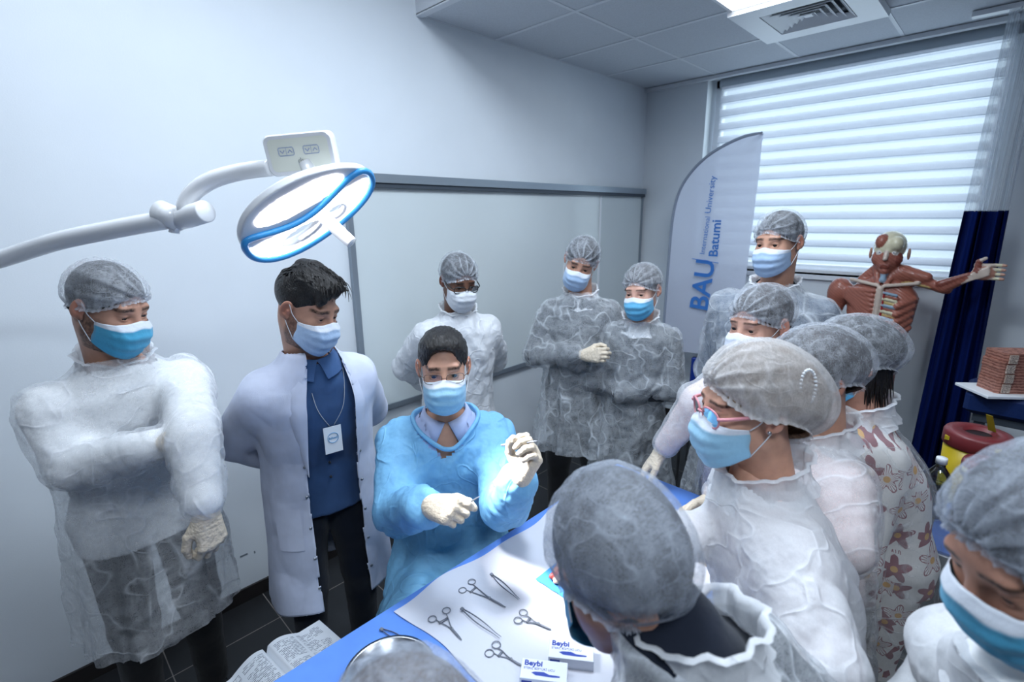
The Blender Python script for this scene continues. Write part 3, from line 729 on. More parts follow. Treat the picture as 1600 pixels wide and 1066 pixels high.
def clamp_tool(name, rings, tip, label, cat, spread=.0, openjaw=.0, length=None, curved=0):
    r0, r1 = atz(*rings[0], TT), atz(*rings[1], TT); tp = atz(*tip, TT); mid = (r0+r1)/2; u = tp-mid; L = np.linalg.norm(u); u /= L; v = np.array([-u[1], u[0], 0])
    e = empty(name, tuple(mid)); tag(e, label, cat, 'clamps and scissors laid out on the drape'); s = abs((r1-r0)@v)/2; s = max(s, .014); R_ = .0105
    for k, sg in enumerate((-1, 1)):
        mb = MB(); c = np.array([-.0, sg*s, .001*k]); th = np.linspace(0, 2*math.pi, 28, endpoint=False)
        mb.tube([c+np.array([R_*math.cos(t), R_*math.sin(t), 0]) for t in th], .0013, 8, closed=True)
        pv = L*.60; P = smoothcurve([c+np.array([R_*.8, -sg*R_*.6, 0]), np.array([R_*2.2, sg*s*.55, .001*k]), np.array([pv*.7, sg*s*.22, .001*k]), np.array([pv, 0, .001*k]), np.array([L*.82, -sg*(.0015+openjaw*.4), .001*k]), np.array([L, -sg*(.0008+openjaw)+curved, .001*k])], 5)
        mb.tube(P, np.interp(np.linspace(0, 1, len(P)), [0, .5, .62, .7, 1], [.0012, .0015, .0026, .0020, .0008]), 8)
        if k == 0: mb.box((R_*2.0, -s*.75, -.001), (R_*2.5, s*.5, .0016))
        place(mb, 'half', M['tool'], u, u, v, e)
        o = COL.objects[-1] if False else None
    place(MB().lathe([(0, .0034), (.0028, .0032), (.003, -.001), (0, -.0012)], 12, (L*.6, 0, .001)), 'screw', M['steel'], mid, u, v, e)
    return e
clamp_tool('haemostat', [(722, 922), (738, 910)], (790, 949), 'haemostat clamp nearest the seated lecturer, pointing at the table middle', 'haemostat')
clamp_tool('haemostat', [(676, 968), (697, 954)], (721, 1000), 'haemostat clamp at the left edge of the paper drape', 'haemostat')
clamp_tool('surgical_scissors', [(811, 970), (816, 957)], (861, 984), 'small fine scissors on the drape beside the bright pool of light', 'scissors')
clamp_tool('haemostat', [(767, 1021), (773, 1008)], (819, 1043), 'curved clamp beside the blade boxes', 'haemostat', curved=.002)
def forceps(p, q, label, op=.006, z=None, lift=0):
    a, u, v, L = flatframe(p, q, z); e = empty('tissue_forceps', tuple(a)); tag(e, label, 'forceps', 'tissue forceps on the table')
    for sg in (-1, 1):
        A = []; 
        for t in np.linspace(0, 1, 14):
            y = sg*(.0010+.0052*math.sin(math.pi*min(1, t*1.15))**1*(1-.2*t)+op*t*.35); w_ = np.interp(t, [0, .1, .45, .75, 1], [.0028, .0040, .0040, .0022, .0008])
            A.append([(t*L, y-sg*.0006, -w_/2+.003+lift*t), (t*L, y+sg*.0006, -w_/2+.003+lift*t), (t*L, y+sg*.0006, w_/2+.003+lift*t), (t*L, y-sg*.0006, w_/2+.003+lift*t), (t*L, y-sg*.0006, -w_/2+.003+lift*t)])
        place(MB().grid(np.array(A)), 'arm', M['tool'], u, u, v, e, False)
    place(MB().box((-.004, -.0045, .0005), (.006, .0045, .0055), bev=.001), 'joint_end', M['tool'], u, u, v, e, False)
    return e
forceps((768, 899), (811, 938), 'tissue forceps with a dark end, highest on the drape', .004)
forceps((722, 953), (782, 998), 'slim forceps lying in the middle row of instruments', .006)
forceps((596, 985), (640, 1006), 'dark forceps resting on the blue sheet by the steel bowl', .006, TZ+.001)
# steel bowl
bc = atz(604, 1072, TZ)
e = empty('steel_bowl', (bc[0], bc[1]-.02, TZ)); tag(e, 'round stainless steel bowl on the blue sheet at the near left end of the table', 'bowl')
MB().lathe([(0, .002), (.06, .002), (.082, .012), (.094, .048), (.1, .052), (.1, .054), (.092, .053), (.08, .015), (.058, .005), (0, .005)], 48).build('bowl', M['steel'], e, True)
# boxes of blades
wb = simple('printed_card', (228, 232, 242), .5); bp = simple('print_navy', (30, 60, 160), .5)
def blade_box(p, ang, label, zz):
    c = atz(*p, TZ); e = empty('blade_box', (c[0], c[1], TZ+zz), R(ang)); tag(e, label, 'box', 'boxes of surgical blades')
    MB().box((-.052, -.026, 0), (.052, .026, .030), bev=.0008).build('carton', wb, e)
    text_obj('brand_print', 'Beybi', .019, bp, e, (-.046, .008, .0303), (1, 0, 0), (0, 1, 0), .0006, ext=.0002)
    text_obj('small_print', 'STERIL BİSTÜRİ UCU', .0075, bp, e, (-.046, -.002, .0303), (1, 0, 0), (0, 1, 0), 0, ext=.0002)
    mb = MB().put([(-.028, -.010, .0304), (-.018, -.016, .0304), (.018, -.017, .0304), (.036, -.0155, .0304), (.036, -.012, .0304), (.012, -.011, .0304), (0, -.006, .0304), (-.02, -.007, .0304)], [tuple(range(8))]); mb.build('blade_print', bp, e)
    MB().box((-.048, -.0265, .006), (-.025, -.0258, .024)).build('side_print', bp, e)
blade_box((892, 1032), -54, 'white blade box with blue print, behind the front one', 0)
blade_box((850, 1064), -54, 'white blade box with blue print at the frame edge', 0)
# practice tissue
def tissue():
    c = atz(893, 897, TZ+.01); e = empty('suture_practice_tissue', (c[0], c[1], TZ+.004)); tag(e, 'raw pink meat on a blue cloth used for suturing, under the bent head', 'meat')
    A = np.zeros((14, 14, 3))
    for i in range(14):
        for j in range(14): u, v = i/13-.5, j/13-.5; A[i, j] = (u*.17, v*.13, .001+.003*math.sin(u*20+v*9)**2)
    MB().grid(A).build('blue_cloth', cloth('blue_swab_cloth', (70, 150, 220)), e, True)
    S = SDF((-.1, -.07, -.01), (.1, .07, .07), .003); r = random.Random(3)
    for k in range(34):
        x, y = r.uniform(-.065, .06), r.uniform(-.045, .045); S.ell((x, y, .012+.010*r.random()), (r.uniform(.010, .024), r.uniform(.007, .015), .009), .006, col=r.choice([(226, 168, 150), (214, 130, 120), (236, 206, 184), (190, 90, 84)]))
    V, Q = S.mesh(); V2 = V+vnormals(V, Q)*(.002*fbm(V*90))[:, None]
    mesh_obj('meat', V2, Q, attr_mat('wet_tissue', .25, .2, coat=.4), e, col=S.colors(V))
tissue()
# ------------------------------------------------------------------ stool and open book at the left
def stool(name, loc, h, r, label, mat):
    e = empty(name, loc); tag(e, label, 'stool')
    MB().lathe([(0, h-.05), (r-.01, h-.05), (r, h-.035), (r, h-.015), (r-.02, h), (0, h)], 40).build('seat', mat, e, True)
    MB().tube([(0, 0, .09), (0, 0, h-.05)], .022, 16).build('column', M['steel'], e, True)
    for k in range(5):
        a = R(72*k+10); l = MB().tube([(0, 0, .10), (.2*math.cos(a), .2*math.sin(a), .06)], [.018, .012], 10).build('leg', M['steel'], e, True)
        MB().lathe([(.0, 0), (.018, .0), (.024, .025), (.018, .05), (0, .05)], 14, (.2*math.cos(a), .2*math.sin(a), 0)).build('caster', M['black'], l, True)
    return e
bkz = .43
stool('side_stool', (.35, 1.40, 0), bkz, .19, 'low stool carrying the open textbook', M['darkgrey'])
def page_mat():
    t = NT('printed_page'); v = t.coord('Object'); sp = t.add('SeparateXYZ'); t.link(v, sp.inputs[0])
    rows = t.math('LESS_THAN', t.math('FRACT', t.math('MULTIPLY', sp.outputs[1], 150)), .5)
    words = t.math('GREATER_THAN', t.noise(t.coord('Object', (90, 150, 1)), 1.0, 2), .46)
    colm = t.math('GREATER_THAN', t.math('FRACT', t.math('MULTIPLY', t.math('ABSOLUTE', sp.outputs[0]), 11.5)), .10)
    para = t.math('GREATER_THAN', t.noise(t.coord('Object', (6, 26, 1)), 1.0, 1), .40)
    inn = t.math('MULTIPLY', t.math('LESS_THAN', t.math('ABSOLUTE', sp.outputs[1]), .118), t.math('MULTIPLY', t.math('GREATER_THAN', t.math('ABSOLUTE', sp.outputs[0]), .018), t.math('LESS_THAN', t.math('ABSOLUTE', sp.outputs[0]), .182)))
    f = t.math('MULTIPLY', t.math('MULTIPLY', rows, words), t.math('MULTIPLY', t.math('MULTIPLY', colm, inn), para))
    t.setp('Base Color', t.mixc(t.math('MULTIPLY', f, .75), lin((222, 226, 232)), lin((70, 78, 98)))); t.setp('Roughness', .6); return t.m
def book():
    c = (.405, 1.43, bkz+.003); e = empty('open_textbook', c, R(6)); tag(e, 'thick open textbook lying on the low stool beside the table', 'book')
    for s_ in (-1, 1):
        A = np.zeros((9, 24, 3)); n = 24
        for i in range(9):
            for j in range(n):
                u = j/(n-1); A[i, j] = (s_*(u*.195), -.135+.27*i/8, .030+.030*math.sin(math.pi*min(1, u*1.5+.12)**.8)-.012*u if u > .02 else .022)
        top = A.copy(); bot = A.copy(); bot[:, :, 2] = .004; bot[:, :, 0] *= .96
        bm = MB()
        loopt = np.concatenate([top[0], top[:, -1][1:], top[-1][::-1][1:]]); loopb = np.concatenate([bot[0], bot[:, -1][1:], bot[-1][::-1][1:]])
        bm.grid(np.stack([loopt, loopb]))
        t = simple('page_edges', (206, 206, 204), .7) if s_ == -1 else bpy.data.materials['page_edges']
        pb = bm.build('page_block', t, e, True)
        MB().grid(top).build('open_page', page_mat() if s_ == -1 else bpy.data.materials['printed_page'], e, True)
    A = np.array([[(-.205, -.142, 0), (.205, -.142, 0)], [(-.205, .142, 0), (.205, .142, 0)]]); MB().box((-.203, -.142, 0), (.203, .142, .004)).build('cover', simple('book_cover', (60, 90, 130), .4), e)
    MB().box((-.13, -.09, .0535), (-.09, -.03, .0545)).build('colour_plate', simple('flesh_plate', (190, 120, 96), .5, nscale=40, namt=.4), e)
book()
# ------------------------------------------------------------------ side counter at the right with bottles
def counter():
    e = empty('side_counter', (1.88, -.5, 0)); tag(e, 'brushed steel counter with a blue top at the right', 'counter')
    MB().box((0.03, -.7, .38), (.66, .52, .80)).build('body', simple('steel_panel', (92, 96, 102), .42, metal=.7, nscale=20), e)
    MB().box((0, -.72, .80), (.68, .54, .845), bev=.003).build('rim', M['steel'], e)
    MB().box((.008, -.71, .845), (.67, .53, .852)).build('top_sheet', simple('blue_counter_sheet', (52, 104, 190), .45), e)
    for x in (.08, .6):
        for y in (-.62, .42): MB().box((x-.02, y-.02, 0), (x+.02, y+.02, .38)).build('leg', M['steel'], e)
counter()
CT = .853
def bottle():
    c = atz(1460, 806, CT); e = empty('water_bottle', (c[0]+.005, c[1]+.012, CT)); tag(e, 'clear plastic bottle of liquid with a white cap on the blue counter', 'bottle')
    pr = [(0, .002), (.028, 0), (.033, .006), (.033, .03), (.031, .034), (.033, .04), (.033, .07), (.031, .075), (.033, .08), (.0335, .125), (.030, .145), (.018, .165), (.012, .175), (.012, .19)]
    t = NT('clear_plastic'); t.setp('Base Color', (1, 1, 1, 1)); t.setp('Transmission Weight', 1.0); t.setp('Roughness', .04); t.setp('IOR', 1.3)
    MB().lathe(pr, 32).build('bottle_body', glass('clear_plastic_film', (222, 232, 240), .10), e, True)
    MB().lathe([(0, .004), (.029, .004), (.031, .03), (.031, .11), (.0, .11)], 28).build('liquid', glass('liquid', (176, 190, 200), .08), e, True)
    MB().lathe([(.0, .205), (.013, .205), (.014, .2), (.014, .185), (0, .185)], 20).build('cap', M['white'], e, True)
    e.scale = (1.15, 1.15, 1.05)
bottle()
def pill():
    c = atz(1493, 833, CT); e = empty('medicine_bottle', (c[0]+.02, c[1], CT)); tag(e, 'small dark bottle with a red label and a white cap on the counter', 'bottle')
    MB().lathe([(0, 0), (.022, 0), (.024, .004), (.024, .055), (.018, .066), (.014, .07), (0, .07)], 28).build('bottle_body', simple('dark_amber', (28, 22, 50), .2), e, True)
    MB().lathe([(.0244, .010), (.0246, .011), (.0246, .050), (.0244, .051)], 28).build('paper_label', simple('red_label', (120, 34, 58), .5, nscale=80, namt=.4), e, True)
    MB().lathe([(0, .09), (.015, .09), (.017, .087), (.017, .070), (0, .07)], 24).build('cap', M['white'], e, True); e.scale = (1.1, 1.1, 1.1)
pill()
def sharps(px, py, zt, r, label, lid_open):
    c = atz(px, py, zt); h = zt-CT; e = empty('sharps_container', (c[0], c[1], CT)); tag(e, label, 'sharps container', 'sharps tubs on the counter')
    MB().lathe([(0, 0), (r*.86, 0), (r*.9, .01), (r*.97, h-.05), (0, h-.05)], 40).build('tub', simple('yellow_tub', (190, 164, 20), .4), e, True)
    l = MB().lathe([(r*1.0, h-.055), (r*1.04, h-.05), (r*1.04, h-.01), (r*.98, h), (r*.5, h+.002), (r*.48, h-.012), (0, h-.012)], 40).build('lid', simple('dark_red_lid', (112, 40, 44), .4), e, True)
    MB().lathe([(0, h-.009), (r*.4, h-.009), (r*.4, h-.008)], 24).build('opening', M['black'], l)
    y = simple('yellow_flap', (176, 156, 36), .4)
    u = np.array([-.55, .25, 1.0 if lid_open else .25]); u /= np.linalg.norm(u); s_ = np.array([.4, .9, 0])
    P0 = np.array([r*.3, -r*.35, h+.003]); MB().put([P0-s_*.012, P0+s_*.012, P0+s_*.010+u*r*.85, P0-s_*.010+u*r*.85, P0-s_*.012+(.003, 0, 0), P0+s_*.012+(.003, 0, 0), P0+s_*.010+u*r*.85+(.003, 0, 0), P0-s_*.010+u*r*.85+(.003, 0, 0)], [(0, 1, 2, 3), (4, 7, 6, 5), (0, 4, 5, 1), (2, 6, 7, 3), (1, 5, 6, 2), (0, 3, 7, 4)]).build('flap', y, l)
    for k in range(4):
        a = R(90*k+35+180); MB().box((r*1.03*math.cos(a)-.008, r*1.03*math.sin(a)-.008, h-.034), (r*1.03*math.cos(a)+.008, r*1.03*math.sin(a)+.008, h-.020)).build('clip', y, l)
    A = np.array([[(r*.985*math.cos(t), r*.985*math.sin(t), z) for t in np.linspace(R(165), R(205), 8)] for z in np.linspace(h*.3, h*.75, 4)]); MB().grid(A).build('warning_label', simple('orange_label', (206, 74, 30), .5), e)
sharps(1530, 675, CT+.265, .092, 'yellow sharps tub with dark red lid standing behind the other', True)
sharps(1548, 724, CT+.222, .068, 'yellow sharps tub with dark red lid, nearest the clear bottle', False)
# ------------------------------------------------------------------ blue couch by the wall carrying the tissue model
def couch():
    z = 1.05; c = atz(1560, 612, z); e = empty('blue_couch', (c[0]+.25, c[1]-.25, 0)); tag(e, 'dark blue padded couch end against the window wall', 'couch')
    MB().box((-.33, -.42, z-.11), (-.02, .36, z), bev=.02).build('cushion', simple('blue_vinyl', (12, 38, 88), .45, bump=.1), e)
    MB().box((-.30, -.38, z-.15), (-.05, .32, z-.11)).build('frame', M['darkalu'], e)
    for x in (-.27, -.08):
        for y in (-.35, .29): MB().box((x-.02, y-.02, 0), (x+.02, y+.02, z-.15)).build('leg', M['darkalu'], e)
    return c, z
cc, cz = couch()
def block():
    yaw = R(-40); e = empty('muscle_tissue_model', (cc[0]+.01, cc[1]-.03, cz), 0); tag(e, 'brown striped muscle fibre block model on a white board', 'anatomical model')
    u = np.array([.62, -.78, 0]); v = np.array([.78, .62, 0])
    f = lambda V: V[:, :1]*u+V[:, 1:2]*v+V[:, 2:3]*np.array([0, 0, 1.])
    MB().box((-.16, -.10, 0), (.16, .10, .014), bev=.002).build('board', M['white'], e, False, f)
    t = NT('muscle_fibre'); sp = t.add('SeparateXYZ'); t.link(t.coord(), sp.inputs[0]); n = t.noise(t.coord('Object', (1, 1, 3)), 60, 3)
    st = t.math('FRACT', t.math('ADD', t.math('MULTIPLY', sp.outputs[2], 75), t.math('MULTIPLY', n, 1.2)))
    t.setp('Base Color', t.ramp(st, [(.25, lin((128, 78, 66))), (.6, lin((176, 122, 104)))])); t.setp('Roughness', .5); t.bump(st, .5, .003)
    gp = simple('fibre_lattice', (188, 170, 156), .6, nscale=220, namt=.6, bump=.8, bscale=200)
    zt = 0
    for k, (z0, z1, sc) in enumerate(((.014, .075, 1.0), (.075, .125, .97), (.125, .165, 1.0), (.165, .205, .93))):
        A = []
        prof = [(-.10*sc, -.05), (-.088*sc, -.062), (.088*sc, -.062), (.10*sc, -.05), (.10*sc, .05), (-.10*sc, .05)]
        mb = MB().prism(prof, z0, z1); mb.build('fibre_layer', t.m, e, False, f)
    for x0 in (-.082, .038):
        mb = MB()
        for k in range(4):
            mb.box((x0+.004*(k % 2), -.068, .02+k*.046), (x0+.034+.004*(k % 2), -.060, .06+k*.046))
        mb.build('lattice_strip', gp, e, False, f)
block()
# dark bench and blue chair behind the standing students
q = at(1118, 590, 3.5)
e = empty('blue_chair', (q[0], q[1], 0), R(15)); tag(e, 'blue plastic chair half hidden behind the tall man', 'chair')
MB().box((-.2, -.22, .44), (.22, .22, .47), bev=.012).build('seat', simple('blue_plastic', (20, 52, 140), .4), e)
MB().box((.17, -.2, .62), (.2, .2, q[2]+.08), bev=.012).build('backrest', bpy.data.materials['blue_plastic'], e)
for x in (-.17, .19):
    for y in (-.18, .18): MB().tube([(x, y, 0), (x, y, .44 if x < 0 else .66)], .011, 8).build('leg', M['steel'], e)

# ------------------------------------------------------------------ people
def rotm(axis, a):
    return np.array(Matrix.Rotation(R(a), 3, axis))
def head_geo(skin, vox=.0026, male=True, neck=None, gaze=0, stubble=0, brow=(40, 30, 26), nose=1.0, slit=1.0, earlobe=False, jaw=1.0, squint=0):
    """head in its own frame: x to its right, y forward, z up, origin between the ears at eye height"""
    neck = np.array(neck if neck is not None else (0, -.05, -.2))
    lo = np.minimum((-.095, -.125, -.165), neck-.075); hi = np.maximum((.095, .135, .13), neck+.07)
    S = SDF(lo, hi, vox)
    S.ell((0, -.018, .036), (.0765, .098, .084), .02)
    S.ell((0, .030, -.035), (.064*jaw, .066, .082), .03)
    S.ell((0, .045, -.030), (.058, .056, .070), .02)
    S.cap((-.045*jaw, .0, -.070), (0, .068, -.108), .020, .016, .035); S.cap((.045*jaw, .0, -.070), (0, .068, -.108), .020, .016, .035)
    S.ell((0, .078, -.104), (.020*jaw, .016, .017), .022)
    nr = .056 if male else .047
    S.cap((0, -.015, -.055), neck, nr, nr*1.06, .03)
    S.cap((0, -.03, -.04), neck+np.array([0, -.02, 0]), nr*.9, nr, .03)
    S.cap((-.036, .078, .026), (.036, .078, .026), .011, .011, .018)
    for s_ in (-1, 1):
        S.ell((s_*.038, .066, -.030), (.021, .016, .018), .022)                      # cheek
        S.ell((s_*.031, .104, .000), (.019, .017, .013), .014, 'c')                    # socket
    S.cap((0, .088, .012), (0, .112*nose**.2, -.028), .0065, .0105, .012)
    for s_ in (-1, 1): S.ell((s_*.0125, .100, -.032), (.0085, .010, .0075), .007)
    for s_ in (-1, 1): S.ell((s_*.007, .107, -.0405), (.0042, .005, .004), .003, 'c')
    S.cap((-.018, .090, -.063), (.018, .090, -.063), .0062, .0062, .008); S.cap((-.016, .089, -.073), (.016, .089, -.073), .0072, .0072, .008)
    S.cap((-.026, .101, -.0675), (.026, .101, -.0675), .0022, .0022, .004, 'c')
    for s_ in (-1, 1):
        ec = np.array((s_*.0315, .0765, .002)); S.ell(ec, (.0152, .0150, .0142), .004)    # lids
        S.ell(ec+np.array((0, .016, -.0012-.001*squint)), (.0128, .010, .0050*slit), .0025, 'c')
        # ear
        rr = rotm('Z', s_*22)@rotm('X', -8)
        S.ell((s_*.083, -.010, -.003), (.0065, .0185, .030), .006, rot=rr)
        S.ell((s_*.088, -.005, .000), (.0055, .0105, .017), .004, 'c', rot=rr)
        S.ell((s_*.0835, -.002, -.006), (.003, .0045, .006), .003)
        S.ell((s_*.079, -.002, -.028), (.0055, .009, .009), .006)
    V, Q = S.mesh()
    x, y, z = V[:, 0], V[:, 1], V[:, 2]; c = np.tile(np.array(lin(skin)[:3]), (len(V), 1)); nz = fbm(V*220, 3); nl = fbm(V*30, 5)
    c *= (1+.06*nl)[:, None]
    def blend(mask, rgb): nonlocal c; mk = np.clip(mask, 0, 1)[:, None]; c = c*(1-mk)+np.array(lin(rgb)[:3])*mk
    red = np.array(lin((min(255, skin[0]+10), skin[1]-30, skin[2]-30))[:3])
    for s_ in (-1, 1):
        mk = .5*np.exp(-(((x-s_*.086)/.012)**2+((y+.005)/.03)**2+((z)/.035)**2)); c = c*(1-mk[:, None])+red*mk[:, None]
        bx = (x-s_*.034)/.0235; arch = .0245+.0035*np.cos(bx*1.3)-.004*bx*s_*.6; bm = np.clip(1.4-np.abs(bx)**3, 0, 1)*np.clip(1.7-np.abs(z-arch)/(.0042 if male else .003), 0, 1)*(y > .05)
        blend(bm*(.80+.5*nz), brow)
        lid = np.exp(-(((x-s_*.0315)/.015)**2+((z-.0065)/.0025)**2))*(y > .07); blend(lid*.7, (60, 40, 34))
    mk = .5*np.exp(-((x/.018)**2+((y-.112)/.02)**2+((z+.028)/.016)**2)); c = c*(1-mk[:, None])+red*mk[:, None]
    blend(np.exp(-((x/.022)**2+((z+.068)/.009)**2))*(y > .085)*.6, (168, 92, 88))
    if stubble: blend(stubble*np.clip((-.012-z)/.02, 0, 1)*np.clip((y+.012)/.012, 0, 1)*(z > -.125)*(.75+.5*nz)*np.clip((np.abs(x)+np.clip(-.04-z, 0, 1)*2-.03)/.02, 0, 1), (38, 32, 32))
    return V, Q, c
def hands_geo(curl=(30, 35, 25), spread=4, thumb='rest', vox=.0022, ext=.10, fd=(0, -1, 0), percurl=None, cuffr=.031):
    """gloved hand; wrist at origin, y along the fingers, z out of the back of the hand, thumb to +x"""
    fd = np.array(fd, float); S = SDF(np.minimum((-.075, -.03, -.10), fd*ext-.04), np.maximum((.095, .19, .055), fd*ext+.04), vox)
    mc = [(.029, .088), (.010, .092), (-.009, .088), (-.026, .080)]; ln = [.074, .082, .076, .060]
    S.cap(fd*ext, (0, 0, 0), cuffr, .025, .01)
    for i, (x, y) in enumerate(mc): S.cap((x*.45, .008, 0), (x, y, .001), .0185, .0125, .012)
    S.cap((.01, .02, -.008), (.026, .045, -.012), .02, .017, .015); S.cap((-.015, .02, -.008), (-.02, .06, -.010), .017, .014, .015)
    for i, (x, y) in enumerate(mc):
        cc_ = percurl[i] if percurl else curl; p = np.array([x, y, .001]); a = 0; sp = R(spread*(1.5-i)); L = ln[i]; r = [.0098, .0092, .0086, .0076]; pts = [p]
        for k, fr in enumerate((.45, .30, .25)):
            a += R(cc_[k]); d = np.array([math.sin(sp)*math.cos(a), math.cos(sp)*math.cos(a), -math.sin(a)]); pts.append(pts[-1]+d*L*fr)
        if i == 3: r = [q*.88 for q in r]
        S.chain(pts, r, .006)
    T = {'rest': [(.022, .022, -.010), (.046, .052, -.022), (.052, .082, -.030), (.047, .104, -.036)],
         'pinch': [(.022, .022, -.012), (.044, .050, -.034), (.044, .080, -.050), (.034, .102, -.058)],
         'wrap': [(.022, .022, -.012), (.042, .048, -.036), (.028, .072, -.052), (.008, .084, -.054)],
         'side': [(.022, .022, -.006), (.054, .045, -.008), (.070, .068, -.010), (.080, .088, -.010)]}[thumb]
    S.chain(T, [.016, .0125, .0112, .0092], .010)
    V, Q = S.mesh(); N = vnormals(V, Q)
    cr = np.abs(vnoise(np.stack([V[:, 0]*40, V[:, 1]*110, V[:, 2]*40], 1), 4)); V = V+N*(.0011*(.5-cr))[:, None]+N*(.0006*fbm(V*160, 9))[:, None]
    return V, Q
def hframe(w_, f, n):
    f = np.array(f, float); f /= np.linalg.norm(f); n = np.array(n, float); n -= f*(n@f); n /= np.linalg.norm(n); return np.array(w_, float), np.cross(f, n), f, n
def ring_tube(mb, P, r, n=8, closed=False): mb.tube(P, r, n, closed=closed)
def mask_geo(low=0.0, off=0.0, side=.035, w=.069):
    nu, nv = 41, 26; A = np.zeros((nv, nu, 3)); st = np.zeros((nv, nu))
    for i in range(nv):
        v = i/(nv-1)
        for j in range(nu):
            u = j/(nu-1)*2-1; a = abs(u)
            zt = -.008-.018*a**1.5-low+.006*math.exp(-(u*5)**2); zb = -.128+.040*a**1.6-low*.5
            z = zt+(zb-zt)*v; y0 = .103+.026*math.sin(math.pi*min(1, v*.80+.16))+off
            y = y0*(1)-(y0-side)*a**(2.9-.5*v)+.0022*math.sin(v*math.pi*7)*(1-a**4)*(v > .12)*(v < .9)
            x = w*math.sin(u*math.pi/2*.98)*(1-.06*math.sin(math.pi*v)*0)
            y += .0018*math.sin(u*23+v*9)*a-math.exp(-(v/.10)**2)*(.014-.006*math.exp(-(u*4)**2))*(1-a**4)
            A[i, j] = (x, y, z)
    mb = MB().grid(A); st = np.repeat(np.linspace(0, 1, nv), nu)
    return mb, st
def mask_mat(name, top, bot):
    t = NT(name); a = t.add('Attribute', attribute_name='v'); 
    c = t.ramp(a.outputs['Fac'], [(.0, lin((226, 232, 242))), (.13, lin((226, 232, 242))), (.17, lin(top)), (1.0, lin(bot))])
    t.setp('Base Color', c); t.setp('Roughness', .7); t.setp('Specular IOR Level', .2); t.setp('Sheen Weight', .2)
    h = t.math('ADD', t.noise(t.coord(), 60, 3), t.math('MULTIPLY', t.noise(t.coord(), 900, 2), .15)); t.bump(h, .45, .004); return t.m
MASK = {'blue': mask_mat('mask_blue', (112, 192, 232), (92, 180, 228)), 'teal': mask_mat('mask_teal', (84, 176, 214), (66, 160, 204)), 'pale': mask_mat('mask_pale_blue', (180, 206, 236), (176, 202, 236)),
        'white': simple('mask_white', (226, 229, 234), .7, bump=.3, bscale=60), 'palewhite': mask_mat('mask_off_white', (214, 220, 232), (214, 220, 232)), 'sky': mask_mat('mask_sky', (166, 214, 240), (156, 208, 240))}
def dome(c, rx, ryf, ryb, rz, zf, zb, zs, nth=120, nph=36, fold=.004, knot=True, tuck=.90, seed=0, frill=.006, tilt=0, sag=0.0, side_knot=0):
    """bouffant dome around the skull; rim height zf front, zb back, zs sides"""
    V = np.zeros((nph+3, nth, 3)); CRs = np.zeros((nph+3, nth)); th = np.linspace(0, 2*math.pi, nth, endpoint=False)
    for i in range(nph+3):
        t = min(i, nph)/nph
        sn, cs = np.sin(th), np.cos(th)
        ry = np.where(cs > 0, ryf, ryb); zr = np.where(cs > 0, zs+(zf-zs)*cs**2, zs+(zb-zs)*cs**2)-c[2]
        phm = np.arccos(np.clip(zr/rz, -.95, .98)); ph = t*phm
        px = rx*np.sin(ph)*sn; py = ry*np.sin(ph)*cs; pz = rz*np.cos(ph)
        # fullness hanging at the back
        pz = pz-sag*np.clip(-cs, 0, 1)*np.sin(ph)**2
        tk = 1-(1-tuck)*np.clip((t-.82)/.18, 0, 1)**2; px *= tk; py *= tk
        if i > nph: k = i-nph; px *= 1+.03*k; py *= 1+.03*k; pz = pz-.005*k
        P = np.stack([px, py, pz], 1)
        n1 = vnoise(P*18+seed*7.1, seed); ang = np.arctan2(px-side_knot, (pz-(zf-c[2]))+.001); dk = np.sqrt((px-side_knot)**2+(py-ryf*.8)**2+(pz-(zf-c[2]))**2)
        rad = (np.sin(ang*11+n1*2.0+seed)+.6*np.sin(ang*23+n1*3))*np.exp(-dk/.10)
        rimf = np.sin(th*46+n1*3)*np.clip((t-.72)/.28, 0, 1)**1.5; lng = np.sin(th*17+n1*4+seed)*(.35+.65*t)
        f = fold*(rad*(1.0 if knot else .2)+.35*lng*(t > .02)+.5*n1)+(.0022+.001*(i > nph))*rimf*(frill/.006)
        nrm = P/(np.linalg.norm(P, axis=1)[:, None]+1e-9); P = P+nrm*f[:, None]; V[i] = P+np.array(c)
        CRs[i] = np.clip(.42*np.clip(rad, 0, 1)**2+.16*np.clip(lng, 0, 1)**3+.30*np.clip((t-.86)/.1, 0, 1)*(.6+.4*rimf), 0, 1)
    n = nth; F = []; L = nph+3
    for i in range(L-1):
        for k in range(n): F.append((i*n+k, i*n+(k+1) % n, (i+1)*n+(k+1) % n, (i+1)*n+k))
    return V.reshape(-1, 3), F, CRs.ravel()
CAPM = {}
def cap_mat(kind):
    if kind not in CAPM:
        a0, fb, col = {'dark': (.27, .40, (222, 227, 236)), 'mid': (.32, .36, (224, 228, 236)), 'light': (.50, .32, (230, 228, 228)), 'soft': (.33, .34, (206, 214, 228))}[kind]
        CAPM[kind] = nonwoven('cap_nonwoven_'+kind, col, a0, .25, fb, 9, .3, .35, 1.6, attr=True)
    return CAPM[kind]
GOWNM = {}
def gown_mat(kind):
    if kind not in GOWNM:
        GOWNM[kind] = {'thin': lambda: nonwoven('gown_thin_white', (236, 241, 247), .33, .55, .24, 5.0, .2, .6),
                       'clear': lambda: nonwoven('gown_clear_white', (246, 248, 252), .32, .55, .20, 4.0, .15, .6),
                       'dense': lambda: nonwoven('gown_white', (244, 246, 250), .72, .26, .10, 5.0, .15, .7),
                       'flower': lambda: nonwoven('gown_over_blouse', (222, 226, 230), .20, .40, .10, 4.5, .3, .5),
                       'blue': lambda: nonwoven('gown_blue', (146, 212, 252), .90, .1, .05, 4.5, .2, .75)}[kind]()
    return GOWNM[kind]
